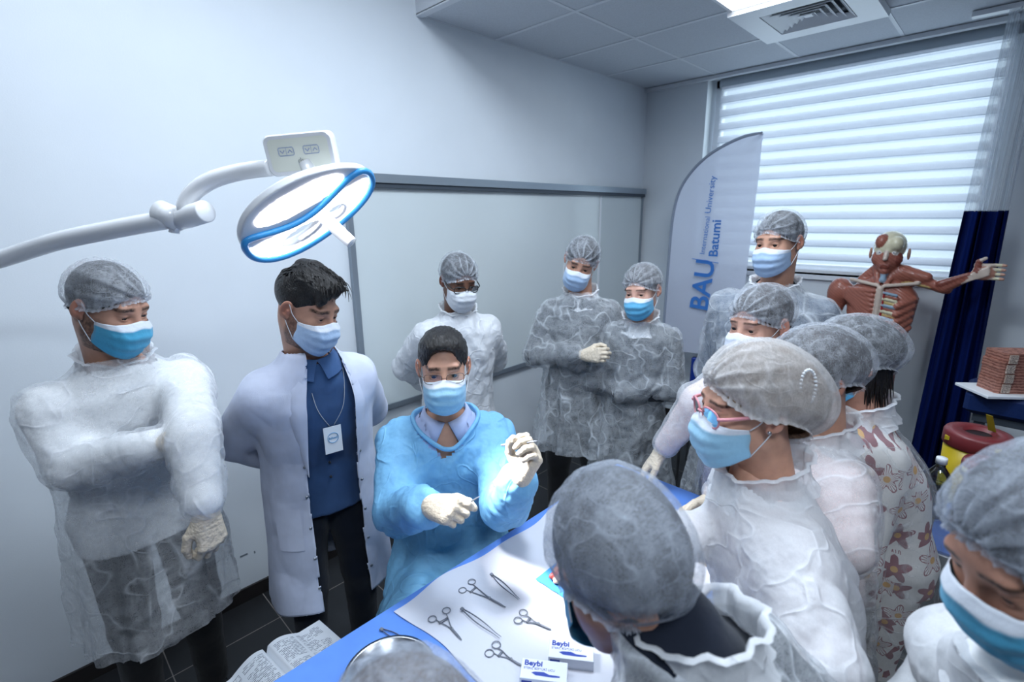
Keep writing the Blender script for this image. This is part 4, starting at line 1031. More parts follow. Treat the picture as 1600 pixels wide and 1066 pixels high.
def person(label, loc, yaw, h=1.75, w=1.0, head=None, hyaw=None, pitch=0, roll=0, skin=(196, 150, 128), male=True, hair='hairblack', cap=None, capk='mid',
           mask=None, maskp={}, gown='thin', hem=.42, shirt='blackcloth', trousers='blackcloth', arms={}, sit=False, wj={}, vox=.0028, stub=0, hands={}, slit=1.0, hairfn=None,
           lean=None, gownopt={}, eyes='iris', collar=True, nd=.212, nbk=0, vneck=0, highneck=False, nhole=.088, seed=1, fx=None, shoes='black', brow=(40, 30, 26), fold=1.0, flare=.12, legs=True, jaw=1.0, nose=1.0, gopen=None):
    """a standing or seated person. yaw: world direction (degrees from +X) the body faces; local +Y is forward"""
    L3 = lambda p: np.array(p, float)
    base = np.array([loc[0], loc[1], 0.]); bz = R(yaw-90); cz_, sz_ = math.cos(bz), math.sin(bz)
    Rz = np.array([[cz_, -sz_, 0], [sz_, cz_, 0], [0, 0, 1]]); toL = lambda p: Rz.T@(np.array(p, float)-base)
    k = h/1.75
    hc = toL(head) if head is not None else np.array([0, .02, .935*h])       # head centre, local
    hipz = .53*h if not sit else sit
    shz = hc[2]-nd*k
    if head is not None: lf, ls = hc[1]-.035, hc[0]
    else: lf, ls = 0, 0
    sh_c = np.array([ls*.92, (lf-nbk)*.88 if lean is None else lean, shz])
    pel = np.array([0, 0, hipz])
    def spine(z):
        t = np.clip((np.asarray(z, float)-hipz)/(shz-hipz), 0, 1.3); s_ = t**1.25
        return pel[0]+(sh_c[0]-pel[0])*s_, pel[1]+(sh_c[1]-pel[1])*s_
    J = {}
    for s_, n in ((1, 'R'), (-1, 'L')):
        J['sh'+n] = sh_c+np.array([s_*.152*w*k, -.012, -.072*k]); J['el'+n] = J['sh'+n]+np.array([s_*.055, -.03, -.27*k]); J['wr'+n] = J['el'+n]+np.array([-s_*.02, .07, -.25*k])
        J['hip'+n] = pel+np.array([s_*.085*w, 0, -.02]); J['kn'+n] = np.array([s_*.10, .02, .285*h]); J['an'+n] = np.array([s_*.11, -.02, .05*h])
        if sit:
            J['kn'+n] = pel+np.array([s_*.17, .40, .0]); J['an'+n] = np.array([s_*.17, .36, .09])
    for kk, v in arms.items(): J[kk] = L3(v) if len(v) == 3 else v
    for kk, v in wj.items(): J[kk] = toL(v)
    neckb = np.array([sh_c[0], sh_c[1]-.01, shz+.035])
    # ---- head
    hy = 0 if hyaw is None else hyaw-yaw
    Hr = rotm('Z', hy)@rotm('X', -pitch)@rotm('Y', roll)
    V, Q, c = head_geo(skin, vox, male, Hr.T@(neckb-np.array([0, 0, .05])-hc), stubble=stub, slit=slit, brow=brow, jaw=jaw, nose=nose)
    toB = lambda P: np.asarray(P)@Hr.T+hc
    hv = toB(V)
    # ---- body under the clothes
    def limbs(S, inf, upper=True, lower=True, kk=.03, short=False):
        if upper:
            zs = np.array([hipz-.10*k, hipz, hipz+.10*k, hipz+.21*k, shz-.13*k, shz-.055*k, shz-.01, shz+.03, shz+.06*k]); cx, cy = spine(zs)
            rx = np.array([.160, .165, .142, .156, .168, .155, .112, .068, .050])*w*k+inf; ry = np.array([.112, .115, .105, .118, .115, .098, .078, .062, .05])*k*(.5+.5*w)+inf
            S.loft(zs, cx, cy, rx, ry, kk)
            for n in 'RL':
                S.cap(J['sh'+n], J['el'+n], .056*k+inf, .043*k+inf, kk); S.cap(J['el'+n], J['wr'+n]+(J['el'+n]-J['wr'+n])*(.16 if inf > .005 else .1), .043*k+inf, (.029 if inf > .005 else .021)*k+inf, kk*.5)
        if lower:
            zs = np.array([hipz-.08, hipz-.02, hipz+.03]); cx, cy = spine(zs); S.loft(zs, cx, cy, np.array([.15, .165, .150])*w*k+inf-.009, np.array([.105, .118, .11])*k+inf-.009, kk)
            for n in 'RL': S.cap(J['hip'+n], J['kn'+n], .082*k+inf, .056*k+inf, kk); S.cap(J['kn'+n], J['an'+n], .055*k+inf, .040*k+inf, kk)
        return S
    allp = np.array([v for v in J.values()]+[hc, pel]); lo = allp.min(0)-.24; hi = allp.max(0)+.24; lo[2] = -.02; hi[2] = shz+.12
    Sb = limbs(SDF(lo, hi, .014), 0); bV, bQ = Sb.mesh()
    nV = np.concatenate([hv, bV]); nF = [np.concatenate([Q, bQ+len(V)])]
    body = mesh_obj('person', nV, nF, M['skin'], None, col=np.concatenate([c, np.tile(np.array(lin(skin)[:3]), (len(bV), 1))]))
    body.location = base; body.rotation_euler = (0, 0, bz); tag(body, label, 'person', None if sit else 'people standing around the operating table')
    # eyes
    for s_ in (-1, 1):
        mb = MB(); pr = [(0, .0125)]+[(.0125*math.sin(a), .0125*math.cos(a)) for a in np.linspace(.0, math.pi*.7, 22)[1:]]
        rr = rotm('X', -90)@rotm('Z', 0); gz = rotm('X', -min(26, 6+pitch*.35)) if pitch else rotm('X', 0)
        A = [[(r*math.cos(t), z, -r*math.sin(t)) for t in np.linspace(0, 2*math.pi, 21)] for r, z in pr]
        P = toB((np.array(A).reshape(-1, 3)@gz.T)+np.array((s_*.0315, .0765, .002))); mb.grid(np.array(A)); o = mesh_obj('eye', P, mb.F, [M['eyew'], M[eyes], M['pupil']], body)
        mi = np.array([2 if i < 4*20 else (1 if i < 8*20 else 0) for i in range(len(mb.F))], np.int32)
        if len(o.data.polygons) == len(mi): o.data.polygons.foreach_set('material_index', mi)
    # clothes
    Ss = limbs(SDF(lo, hi, .011), .017, True, False); sV, sQ = Ss.mesh(); N = vnormals(sV, sQ); sV = sV+N*(.006*fbm(sV*14+seed, seed))[:, None]
    if highneck: Ss.cap(neckb-np.array([0, 0, .03]), neckb+(hc-neckb)*.5, .062, .060, .04); sV, sQ = Ss.mesh()
    else:
        kp = sV[:, 2] < shz+.034
        if vneck: kp &= ~((np.abs(sV[:, 0]-neckb[0]) < .006+.5*np.clip(sV[:, 2]-(shz-vneck), 0, 1)) & (sV[:, 1] > neckb[1]) & (sV[:, 2] > shz-vneck))
        sV, sQ, _ = drop(sV, sQ, kp)
    if shirt: mesh_obj('shirt', sV, sQ, M[shirt], body)
    if legs:
        St = limbs(SDF(lo, hi, .011), .014, False, True); tV, tQ = St.mesh(); N = vnormals(tV, tQ); tV = tV+N*(.004*fbm(tV*np.array([9, 9, 15])+seed, seed))[:, None]
        mesh_obj('trousers', tV, tQ, M[trousers], body)
        for n in 'RL':
            a = J['an'+n]; S = SDF((a[0]-.08, a[1]-.11, -.0), (a[0]+.08, a[1]+.23, .16), .006)
            S.ell((a[0], a[1]-.01, .05), (.040, .055, .05), .02); S.ell((a[0], a[1]+.09, .032), (.046, .10, .036), .03)
            S.f = np.maximum(S.f, (-(S.ax[2]-.004))[None, None, :].astype(np.float32)); v_, q_ = S.mesh(); mesh_obj('shoe', v_, q_, M[shoes], body)
    # ---- gown
    if gown and gown != 'coat':
        e = gownopt.get('ease', 0)
        zs = np.array([hem-.12, hem, (hem+hipz)/2, hipz, hipz+.12*k, hipz+.24*k, shz-.13*k, shz-.05*k, shz+.008, shz+.05*k]); cx, cy = spine(zs)
        rx = np.array([.215+flare, .205+flare, .205+flare*.6, .208, .200, .198, .198, .178, .122, .080])*w*k+e; ry = np.array([.20+flare*.8, .185+flare*.8, .175+flare*.5, .172, .168, .162, .150, .124, .096, .078])*k+e
        if sit: ry = ry+np.array([.12, .11, .10, .05, 0, 0, 0, 0, 0, 0]); cy = cy+np.array([.12, .12, .12, .06, .0, 0, 0, 0, 0, 0])
        g = SDF(np.minimum(lo, (-.45, -.42, 0))-.02, np.maximum(hi, (.45, .48, 0))+.02, .0095)
        g.loft(zs, cx, cy, rx, ry, .03, 2.2)
        for n in 'RL':
            s0 = J['sh'+n]+np.array([0, 0, .004]); el, wr = J['el'+n], J['wr'+n]; md = (el+wr)/2; kc = gownopt.get('k', .035)
            wq = wr+(el-wr)*.10; g.cap(s0, el, .066*k, .062*k, kc); g.cap(el, md+np.array([0, 0, -.008]), .062*k, .057*k, .012); g.cap(md+np.array([0, 0, -.008]), wq, .057*k, .036*k, .010)
        limbs(g, .031, True, False, short=True)
        if sit:
            for n in 'RL': g.cap(J['hip'+n], J['kn'+n]+np.array([0, .03, .0]), .13, .105, .05)
        gV, gQ = g.mesh(); N = vnormals(gV, gQ)
        # drape: long vertical folds below the chest, crumples on the sleeves
        th = np.arctan2(gV[:, 0]-np.interp(gV[:, 2], zs, cx), gV[:, 1]-np.interp(gV[:, 2], zs, cy)); low = np.clip((hipz+.25-gV[:, 2])/.5, 0, 1)
        rad2 = np.stack([np.cos(th)*2.6, np.sin(th)*2.6, gV[:, 2]*1.3], 1); rid = lambda q: 1-2*np.abs(q)
        d = .020*low*rid(vnoise(rad2+seed*3.3, seed))+.010*low*rid(vnoise(rad2*2.1+seed, seed+1))
        P2 = gV*np.array([11, 11, 7])+.8*np.stack([vnoise(gV*6, 1), vnoise(gV*6+5, 2), vnoise(gV*6+9, 3)], 1); d += .0075*rid(vnoise(P2+seed, seed+2))+.004*rid(vnoise(P2*2.3+seed, seed+3))
        gV = gV+N*(d*fold)[:, None]
        hm = hem+.02*vnoise(rad2*.8+4, seed)
        keep = gV[:, 2] > hm-.004; gV[:, 2] = np.where((gV[:, 2] < hm+.006) & keep, np.minimum(gV[:, 2], hm+.006), gV[:, 2])
        # neck opening
        oy = .005 if nhole < .09 else .022; ndd = np.sqrt((gV[:, 0]-neckb[0])**2+(gV[:, 1]-neckb[1]-oy)**2); keep &= ~((ndd < nhole) & (gV[:, 2] > shz+.005-(nhole-.088)*3.4))
        band = None
        if nhole > .09:
            pts = []; an = np.arctan2(gV[:, 1]-neckb[1]-oy, gV[:, 0]-neckb[0]); near = np.abs(ndd-nhole) < .012
            for a_ in np.linspace(-math.pi, math.pi, 40, endpoint=False):
                q = near & (np.abs(np.angle(np.exp(1j*(an-a_)))) < .16) & (gV[:, 2] > shz-.12); pts.append((neckb[0]+nhole*math.cos(a_), neckb[1]+oy+nhole*math.sin(a_), np.quantile(gV[q, 2], .6) if q.any() else shz))
            pts = np.array(pts); pts[:, 2] = (pts[:, 2]*2+np.roll(pts[:, 2], 1)+np.roll(pts[:, 2], -1)+np.roll(pts[:, 2], 2)+np.roll(pts[:, 2], -2))/6
            mb = MB().tube(smoothcurve(pts, 3, True), .0075, 8, closed=True); band = mb
        gV, gQ, _ = drop(gV, gQ, keep); parts = [(gV, gQ)]
        if collar:
            nc, A = 64, []
            for i, (zz, rr_) in enumerate(((-.028, .112), (-.008, .094), (.012, .088), (.034, .086), (.050, .090), (.046, .098))):
                t = np.linspace(0, 2*math.pi, nc+1); ru = .004*np.sin(t*9+seed)+.003*np.sin(t*17+seed*2)
                A.append(np.stack([neckb[0]+(rr_*w**.5+ru)*np.cos(t), neckb[1]+.012+(rr_+ru)*np.sin(t), np.full(nc+1, neckb[2]-.008+zz-.022*(0))+(-.030*np.sin(t)-.004+.003*np.sin(t*7+seed))], 1))
            mb = MB().grid(np.array(A)); cV = np.concatenate(mb.V); cQ = np.array(mb.F)
            colgeo = (cV, cQ)
        off = 0; VV = []; QQ = []
        for a, b in parts: VV.append(a); QQ.append(b+off); off += len(a)
        gobj = mesh_obj('gown', np.concatenate(VV), np.concatenate(QQ), gown_mat(gown), body)
        if band: band.build('gown_neckline', gown_mat(gown), gobj, True)
        if collar: mesh_obj('gown_collar', colgeo[0], colgeo[1], gown_mat('dense'), gobj)
    # ---- hands in gloves
    for n, sg in (('R', 1), ('L', -1)):
        hp = hands.get(n)
        if hp is None: hp = {}
        if hp == 'none': continue
        wr = J['wr'+n]; fdir = hp.get('f'); ndir = hp.get('n')
        f_ = Rz.T@np.array(fdir, float) if fdir is not None else (wr-J['el'+n])
        n_ = Rz.T@np.array(ndir, float) if ndir is not None else np.array([sg*1.0, .15, 0.])
        w0, ux, uy, uz = hframe(wr, f_, n_)
        # thumb side: for a right hand with back of hand up and fingers forward the thumb points left
        fd_ = (J['el'+n]-wr); fd_ /= np.linalg.norm(fd_); fl = np.array([fd_@ux*(-sg), fd_@uy, fd_@uz])
        V_, Q_ = hands_geo(hp.get('curl', (28, 34, 24)), hp.get('spread', 4), hp.get('thumb', 'rest'), hp.get('vox', .0026), hp.get('ext', .045), fl, percurl=hp.get('per'), cuffr=hp.get('cuffr', .033))
        V_ = V_*np.array([-sg if True else 1, 1, 1]); P = w0+V_[:, :1]*ux+V_[:, 1:2]*uy+V_[:, 2:3]*uz
        if sg > 0: Q_ = Q_[:, ::-1]
        gl = mesh_obj('glove', P, Q_, M[hp.get('mat', 'glove')], body)
        if hp.get('mat', 'glove') == 'glove':
            mb = MB(); ex = hp.get('ext', .045); t = np.linspace(0, 2*math.pi, 24, endpoint=False); rr_ = hp.get('cuffr', .033)+.001; qa = np.cross(fd_, ux if abs(fd_@ux) < .8 else uz); qa /= np.linalg.norm(qa); qb = np.cross(fd_, qa); mb.tube([w0+fd_*ex+qa*rr_*math.cos(a)+qb*rr_*math.sin(a) for a in t], .0026, 8, closed=True)
            mb.build('cuff', M['cuff'], gl, True)
        if 'get' in hp: hp['get'].update(o=w0, x=ux*(-sg), y=uy, z=uz, base=base, Rz=Rz)
    # ---- hair, cap, mask, glasses in the head frame
    ctx = dict(body=body, toB=toB, Hr=Hr, hc=hc, Rz=Rz, base=base, J=J, shz=shz, limbs=limbs, neckb=neckb, spine=spine, hipz=hipz, w=w, k=k, seed=seed, J_=J, toL=toL)
    if cap:
        cp = dict(c=(0, -.014, .028), rx=.094, ryf=.114, ryb=.128, rz=.104, zf=.062, zb=-.062, zs=.004); cp.update(cap if isinstance(cap, dict) else {}); cp['seed'] = seed
        hres = cp.pop('hres', None); hb = cp.pop('hairbulge', 1.0)
        V_, F_, cr_ = dome(**cp); mesh_obj('bouffant_cap', toB(V_), F_, cap_mat(capk), body, attrs={'crease': cr_})
        hp = dict(cp); hp.update(rx=max(.0825, cp['rx']*.93-.004), ryf=.1035, ryb=.104+(cp['ryb']-.128)*.93*hb, rz=.0935+max(0, cp['rz']-.104)*.9*hb, c=(0, -.020, .030), zf=.074, zb=cp['zb']+.0, zs=cp['zs']-.004, fold=.0015, knot=False, nth=64, nph=24, tuck=.99, frill=0)
        hp['sag'] = cp.get('sag', 0)*.95
        if hair: V_, F_, _ = dome(**hp); mesh_obj('hair', toB(V_), F_, M[hair], body)
    if hairfn: hairfn(ctx)
    if mask:
        mb, st = mask_geo(**{q: v for q, v in maskp.items() if q in ('low', 'off', 'side', 'w')})
        o = mesh_obj('face_mask', toB(mb.V[0]), mb.F, MASK[mask], body, attrs={'v': st}); sd = maskp.get('side', .035); lw = maskp.get('low', 0); ww = maskp.get('w', .069)
        sm = o.modifiers.new('t', 'SOLIDIFY'); sm.thickness = .0012
        for s_ in (-1, 1):
            mb = MB(); mb.tube(toB(smoothcurve([(s_*ww, sd, -.027-lw), (s_*.078, .014, -.008), (s_*.083, -.002, .018), (s_*.084, -.018, .020)], 4)), .0013, 6)
            mb.tube(toB(smoothcurve([(s_*ww, sd, -.087-lw*.5), (s_*.079, .010, -.052), (s_*.081, -.008, -.030), (s_*.084, -.016, -.018)], 4)), .0013, 6); mb.build('ear_loop', M['loop'], o, True)
    if fx: fx(ctx)
    return ctx
def glasses(ctx, mat, kind='rect', w_=.026, h_=.018, r=.0012, lens=True, z0=-.001, temple=.0016):
    toB, body = ctx['toB'], ctx['body']; rimp = []
    g = None
    for s_ in (-1, 1):
        t = np.linspace(0, 2*math.pi, 28, endpoint=False); p = 4 if kind == 'rect' else 2.4
        X = np.sign(np.cos(t))*np.abs(np.cos(t))**(2/p)*w_; Z = np.sign(np.sin(t))*np.abs(np.sin(t))**(2/p)*h_
        P = np.stack([s_*.034+X, .107-.010*np.abs((s_*.034+X)/.06)**2+0*X, z0+Z], 1); rimp.append(P)
        mb = MB().tube(toB(P), r, 8, closed=True); rim = mb.build('glasses_rim', mat, body, True)
        if lens: MB().put(toB(P), [tuple(range(len(P)))]).build('lens', M['lens'], rim)
        MB().tube(toB(smoothcurve([(s_*(.034+w_), .099, z0+.006), (s_*.072, .085, z0+.008), (s_*.079, .03, .007), (s_*.083, -.006, .012), (s_*.083, -.03, -.005)], 5)), temple, 8).build('glasses_temple', mat, body, True)
    MB().tube(toB(smoothcurve([(-.009, .108, z0+.004), (0, .113, z0+.007), (.009, .108, z0+.004)], 4)), r, 8).build('glasses_bridge', mat, body, True)
def handpt(hd, p): return hd['base']+hd['Rz']@(hd['o']+hd['x']*p[0]+hd['y']*p[1]+hd['z']*p[2])

DOWN = (0, 0, -1)
# ---- A: tall man at the left
# ---- B: young doctor in the lab coat
def hairB(c):
    S = SDF((-.11, -.13, -.06), (.11, .14, .17), .0028)
    S.ell((0, -.022, .040), (.0805, .101, .087), .01)
    S.ell((0, .015, .100), (.066, .080, .042), .03); S.ell((.020, .060, .098), (.048, .036, .032), .02); S.ell((-.03, -.05, .10), (.05, .055, .04), .02); S.ell((.045, .078, .070), (.022, .018, .026), .015)
    # clear the face and ears
    S.ell((0, .085, -.02), (.070, .075, .088), .006, 'c'); S.ell((0, .105, .045), (.055, .045, .030), .008, 'c'); S.ell((.0, -.0, -.10), (.12, .14, .075), .01, 'c')
    for s_ in (-1, 1): S.ell((s_*.088, .004, -.01), (.022, .030, .034), .004, 'c')
    V, Q = S.mesh(); N = vnormals(V, Q); st = vnoise(np.stack([V[:, 0]*150+20*vnoise(V*12, 3), V[:, 1]*22, V[:, 2]*60], 1), 5); top = np.clip((V[:, 2]-.03)/.06, 0, 1)
    V = V+N*(.0035*st*top+.004*vnoise(V*np.array([55, 18, 30]), 8)*top)[:, None]
    o = mesh_obj('hair', c['toB'](V), Q, M['hairblack'], c['body'])
    mb = MB(); r = random.Random(4)
    for i in range(260):
        x = r.uniform(-.062, .062); y = r.uniform(-.09, .07); z = .040+.090*math.sqrt(max(.02, 1-(x/.085)**2-((y+.01)/.13)**2)); d = .035+.02*r.random(); sw = r.uniform(-.02, .03)
        P = [(x, y, z-.006), (x+sw*.4, y+d*.5, z+.010+.008*r.random()), (x+sw, y+d, z+.004-.010*max(0, (y+d-.03)/.06))]; mb.tube(c['toB'](smoothcurve(P, 4)), [.0016, .0018, .0018, .0017, .0015, .0012, .001, .0006, .0003], 4)
    mb.build('hair_tufts', M['hairblack'], o, True)
def coatB(c):
    """open lab coat: shell loft with a front gap, lapels, buttons, pocket"""
    body, J, sh, k, w = c['body'], c['J'], c['shz'], c['k'], 1.0; hipz = c['hipz']
    zs = np.array([.40, .5, .7, hipz, hipz+.12, hipz+.25, sh-.12, sh-.05, sh+.008, sh+.05]); cx, cy = c['spine'](zs)
    rx = np.array([.245, .24, .225, .205, .192, .192, .195, .175, .118, .078]); ry = np.array([.185, .18, .17, .160, .152, .15, .145, .118, .09, .074])
    g = SDF((-.45, -.40, .28), (.45, .40, sh+.1), .008); g.loft(zs, cx, cy, rx, ry, .03, 2.3); c['limbs'](g, .031, True, False)
    for n in 'RL': g.cap(J['sh'+n], J['el'+n], .068, .058, .03); g.cap(J['el'+n], J['wr'+n], .058, .045, .015)
    V, Q = g.mesh(); N = vnormals(V, Q); low = np.clip((1.2-V[:, 2])/.6, 0, 1); th = np.arctan2(V[:, 0], V[:, 1])
    rid = lambda q: 1-2*np.abs(q); V = V+N*(.012*low*rid(vnoise(np.stack([np.cos(th)*2.5, np.sin(th)*2.5, V[:, 2]*.8], 1), 3))+.005*rid(vnoise(V*np.array([10, 10, 7]), 6)))[:, None]
    zz = V[:, 2]; gapL = np.interp(zz, [.4, .8, 1.1, 1.3, sh+.05], [-.085, -.085, -.085, -.080, -.055]); gapR = np.interp(zz, [.4, .8, 1.1, 1.3, sh+.05], [.085, .088, .085, .080, .055])
    keep = ~((V[:, 0] > gapL) & (V[:, 0] < gapR) & (V[:, 1] > np.interp(zz, zs, cy))) & (zz > .46)
    nd = np.hypot(V[:, 0]-c['neckb'][0], V[:, 1]-c['neckb'][1]-.01); keep &= ~((nd < .082) & (zz > sh))
    V, Q, _ = drop(V, Q, keep); o = mesh_obj('lab_coat', V, Q, M['labcoat'], body); sm = o.modifiers.new('t', 'SOLIDIFY'); sm.thickness = .004
    def front(x, z):     # a point on the coat's front
        a, b, cxx, cyy = np.interp(z, zs, rx), np.interp(z, zs, ry), np.interp(z, zs, cx), np.interp(z, zs, cy)
        return np.array([x, cyy+b*max(0, 1-abs((x-cxx)/a)**2.3)**(1/2.3), z])
    for s_ in (-1, 1):
        A = []
        for i, z in enumerate(np.linspace(1.02, sh+.02, 14)):
            e = float(np.interp(z, [.4, .8, 1.1, 1.3, sh+.05], [.085, .088, .085, .080, .055])); wd = float(np.interp(z, [1.02, 1.25, sh-.05, sh+.02], [.002, .050, .062, .04]))
            A.append([front(s_*e-.0*s_, z)+(0, .012, 0), front(s_*(e+wd*.5), z)+(0, .016, 0), front(s_*(e+wd), z)+(0, .010, 0), front(s_*(e+wd), z)+(0, .002, 0)])
        mesh_obj('lapel', np.array(A).reshape(-1, 3), MB().grid(np.array(A)).F, M['labcoat'], o)
        for i, z in enumerate(np.linspace(.58, 1.18, 6)):
            e = float(np.interp(z, [.4, .8, 1.1, 1.3], [.085, .088, .085, .080])); p = front(s_*(e+.012), z)+(0, .008, 0)
            MB().lathe([(.0, .003), (.003, .003), (.0055, .001), (.0055, 0)], 12).build('snap_button', M['steel'], o, True, lambda Vv, p=p: np.stack([Vv[:, 0]+p[0], Vv[:, 2]+p[1], Vv[:, 1]+p[2]], 1))
    A = np.array([[front(x, z)+(0, .010, 0) for x in np.linspace(.125, .195, 6)] for z in np.linspace(.74, .90, 6)]); mesh_obj('pocket', A.reshape(-1, 3), MB().grid(A).F, M['labcoat'], o)
    # shirt collar, placket, badge
    nb = c['neckb']
    for s_ in (-1, 1):
        A = []
        for t in np.linspace(R(15), R(92), 10):
            x, y = nb[0]+s_*.074*math.sin(math.pi-t)*1.0, nb[1]+.012+.074*math.cos(math.pi-t)*-1
            t2 = (t-R(15))/R(77); x = nb[0]+s_*.075*math.cos(t); y = nb[1]+.014+.078*math.sin(t)
            A.append([(x, y, nb[2]+.022-.018*t2), (x*1.0+s_*.010, y+.012, nb[2]+.010-.022*t2), (x+s_*(.026), y+.020+.006*t2, nb[2]-.030-.030*t2)])
        mesh_obj('shirt_collar', np.array(A).reshape(-1, 3), MB().grid(np.array(A)).F, M['blueshirt'], body)
    def sfront(x, z): return front(x, z)+(0, -.030, 0)
    for z in np.linspace(.98, sh-.06, 7): 
        p = sfront(.006, z)+(0, .004, 0); MB().lathe([(0, .002), (.0045, .001), (.0045, -.004)], 10).build('button', M['darkgrey'], body, True, lambda Vv, p=p: np.stack([Vv[:, 0]+p[0], Vv[:, 2]+p[1], Vv[:, 1]+p[2]], 1))
    q = sfront(.0, 1.195)+(0, .022, 0)
    cord = simple('lanyard_cord', (170, 174, 180), .4); mb = MB()
    for s_ in (-1, 1): mb.tube(smoothcurve([(nb[0]+s_*.072, nb[1]-.01, nb[2]+.0), (s_*.062, nb[1]+.078, nb[2]-.035), sfront(s_*.045, sh-.12)+(0, .022, 0), q+(s_*.008, 0, .0)], 6), .0013, 6)
    mb.build('lanyard', cord, body, True)
    bd = MB().box((q[0]-.030, q[1]-.001, q[2]-.100), (q[0]+.030, q[1]+.001, q[2]-.004)).build('badge', simple('badge_card', (230, 234, 240), .3), body)
    lb = simple('badge_print', (60, 140, 190), .4); mb = MB(); mb.tube([(q[0]+.018*math.cos(t), q[1]+.0016, q[2]-.045+.018*math.sin(t)) for t in np.linspace(0, 2*math.pi, 28, endpoint=False)], .0010, 5, closed=True); mb.build('badge_emblem', lb, bd)
    text_obj('badge_text', 'School', .011, lb, bd, (q[0], q[1]+.0014, q[2]-.049), (-1, 0, 0), (0, 0, 1), .0003, align='c', ext=.0002)

M['skinhand'] = simple('hand_skin', (190, 146, 126), .5); M['shoeblue'] = simple('teal_shoe', (40, 74, 92), .5, nscale=60, namt=.4)
CROSS = dict(elR=(.225, .07, 1.09), wrR=(-.035, .225, 1.135), elL=(-.225, .07, 1.08), wrL=(.035, .185, 1.07))
def cross(k, dz=0, dy=0, lx=0): return {q: (v[0]*k+lx, v[1]*k+dy, v[2]*k+dz) for q, v in CROSS.items()}
FWD = dict(elR=(.22, .06, 1.10), wrR=(.12, .27, 1.0), elL=(-.22, .06, 1.10), wrL=(-.12, .27, 1.0))
BACK = dict(elR=(.25, -.13, 1.10), wrR=(.09, -.21, .93), elL=(-.25, -.13, 1.10), wrL=(-.09, -.23, .95))
BIG = dict(ryb=.160, rz=.112, sag=.030, zb=-.085, rx=.102, hairbulge=1.15)
D_R, D_L = {}, {}
person( 'tall bearded man in a thin white gown at the left wall, one gloved hand hanging', (.20, 2.0), -84, 1.77, 1.12, head=at(170, 477, 1.46), hyaw=-55, pitch=24, roll=-3,
       cap=dict(ryb=.118, rz=.105, zf=.060), capk='mid', hair='hairblack', mask='teal', gown='clear', hem=.50, shirt='whitecloth', trousers='blackcloth', stub=.85, slit=.7,
       wj={'elR': at(118, 728, 1.42), 'wrR': at(262, 692, 1.36), 'elL': at(303, 690, 1.36), 'wrL': at(322, 800, 1.31)}, gownopt=dict(k=.02),
       hands={'R': dict(f=(.7, .7, .1), curl=(75, 80, 50), thumb='wrap'), 'L': dict(f=(.02, -.15, -1), n=(.3, -1, .1), curl=(38, 50, 30), thumb='rest', vox=.002)}, seed=2, vox=.0022, flare=.03)
person('young man with styled dark hair in an open white lab coat over a blue shirt', (.72, 1.74), -98, 1.74, .95, head=at(480, 480, 1.62), hyaw=-66, pitch=24, roll=-4, hairfn=hairB, mask='pale', gown=None,
       shirt='blueshirt', trousers='darknavy', stub=.7, slit=.7, arms=BACK, hands={'R': dict(mat='skinhand'), 'L': dict(mat='skinhand')}, fx=coatB, seed=3, vox=.0022, shoes='shoeblue')
def fC(c): glasses(c, simple('black_frame', (18, 16, 18), .3), 'rect', .026, .017, .0022, temple=.0026)
person('man in a dense white gown and black glasses standing behind the seated lecturer', (1.58, 1.97), -118, 1.72, .97, head=at(717, 437, 2.42), hyaw=-108, pitch=22, skin=(120, 84, 66), mask='white', cap=dict(ryb=.118, rz=.105, zf=.056),
       capk='dark', gown='dense', shirt='whitecloth', arms=BACK, fx=fC, hem=.45, seed=4, brow=(20, 14, 12))
def hairD(c):
    S = SDF((-.11, -.13, -.08), (.11, .14, .16), .0028)
    S.ell((0, -.018, .040), (.0810, .1005, .0885), .01); S.ell((0, .030, .085), (.060, .058, .038), .03)
    S.ell((0, .090, -.02), (.0665, .078, .098), .005, 'c'); S.ell((0, .104, .052), (.056, .050, .040), .008, 'c'); S.ell((.0, -.0, -.115), (.12, .14, .075), .01, 'c')
    for s_ in (-1, 1): S.ell((s_*.088, .004, -.01), (.022, .028, .034), .004, 'c')
    V, Q = S.mesh(); N = vnormals(V, Q); V = V+N*(.0022*vnoise(V*np.array([260, 60, 90]), 8)+.002*vnoise(V*40, 2))[:, None]
    mesh_obj('hair', c['toB'](V), Q, M['hairblack'], c['body'])
def fD(c):
    hairD(c); glasses(c, simple('wire_frame', (112, 92, 82), .3, metal=.8), 'rect', .027, .0165, .0009, temple=.0013)
    nb = c['neckb']
    for s_ in (-1, 1):
        A = []
        for t in np.linspace(R(-40), R(86), 16):
            t2 = (t-R(-40))/R(126); x = nb[0]+s_*.069*math.cos(t); y = nb[1]+.010+.072*math.sin(t)
            A.append([(x, y, nb[2]+.030-.040*t2), (x+s_*.012, y+.014, nb[2]+.020-.050*t2), (x+s_*.034, y+.018+.012*t2, nb[2]-.022-.050*t2)])
        o = mesh_obj('shirt_collar', np.array(A).reshape(-1, 3), MB().grid(np.array(A)).F, M['paleblue'], c['body']); o.modifiers.new('t', 'SOLIDIFY').thickness = .003
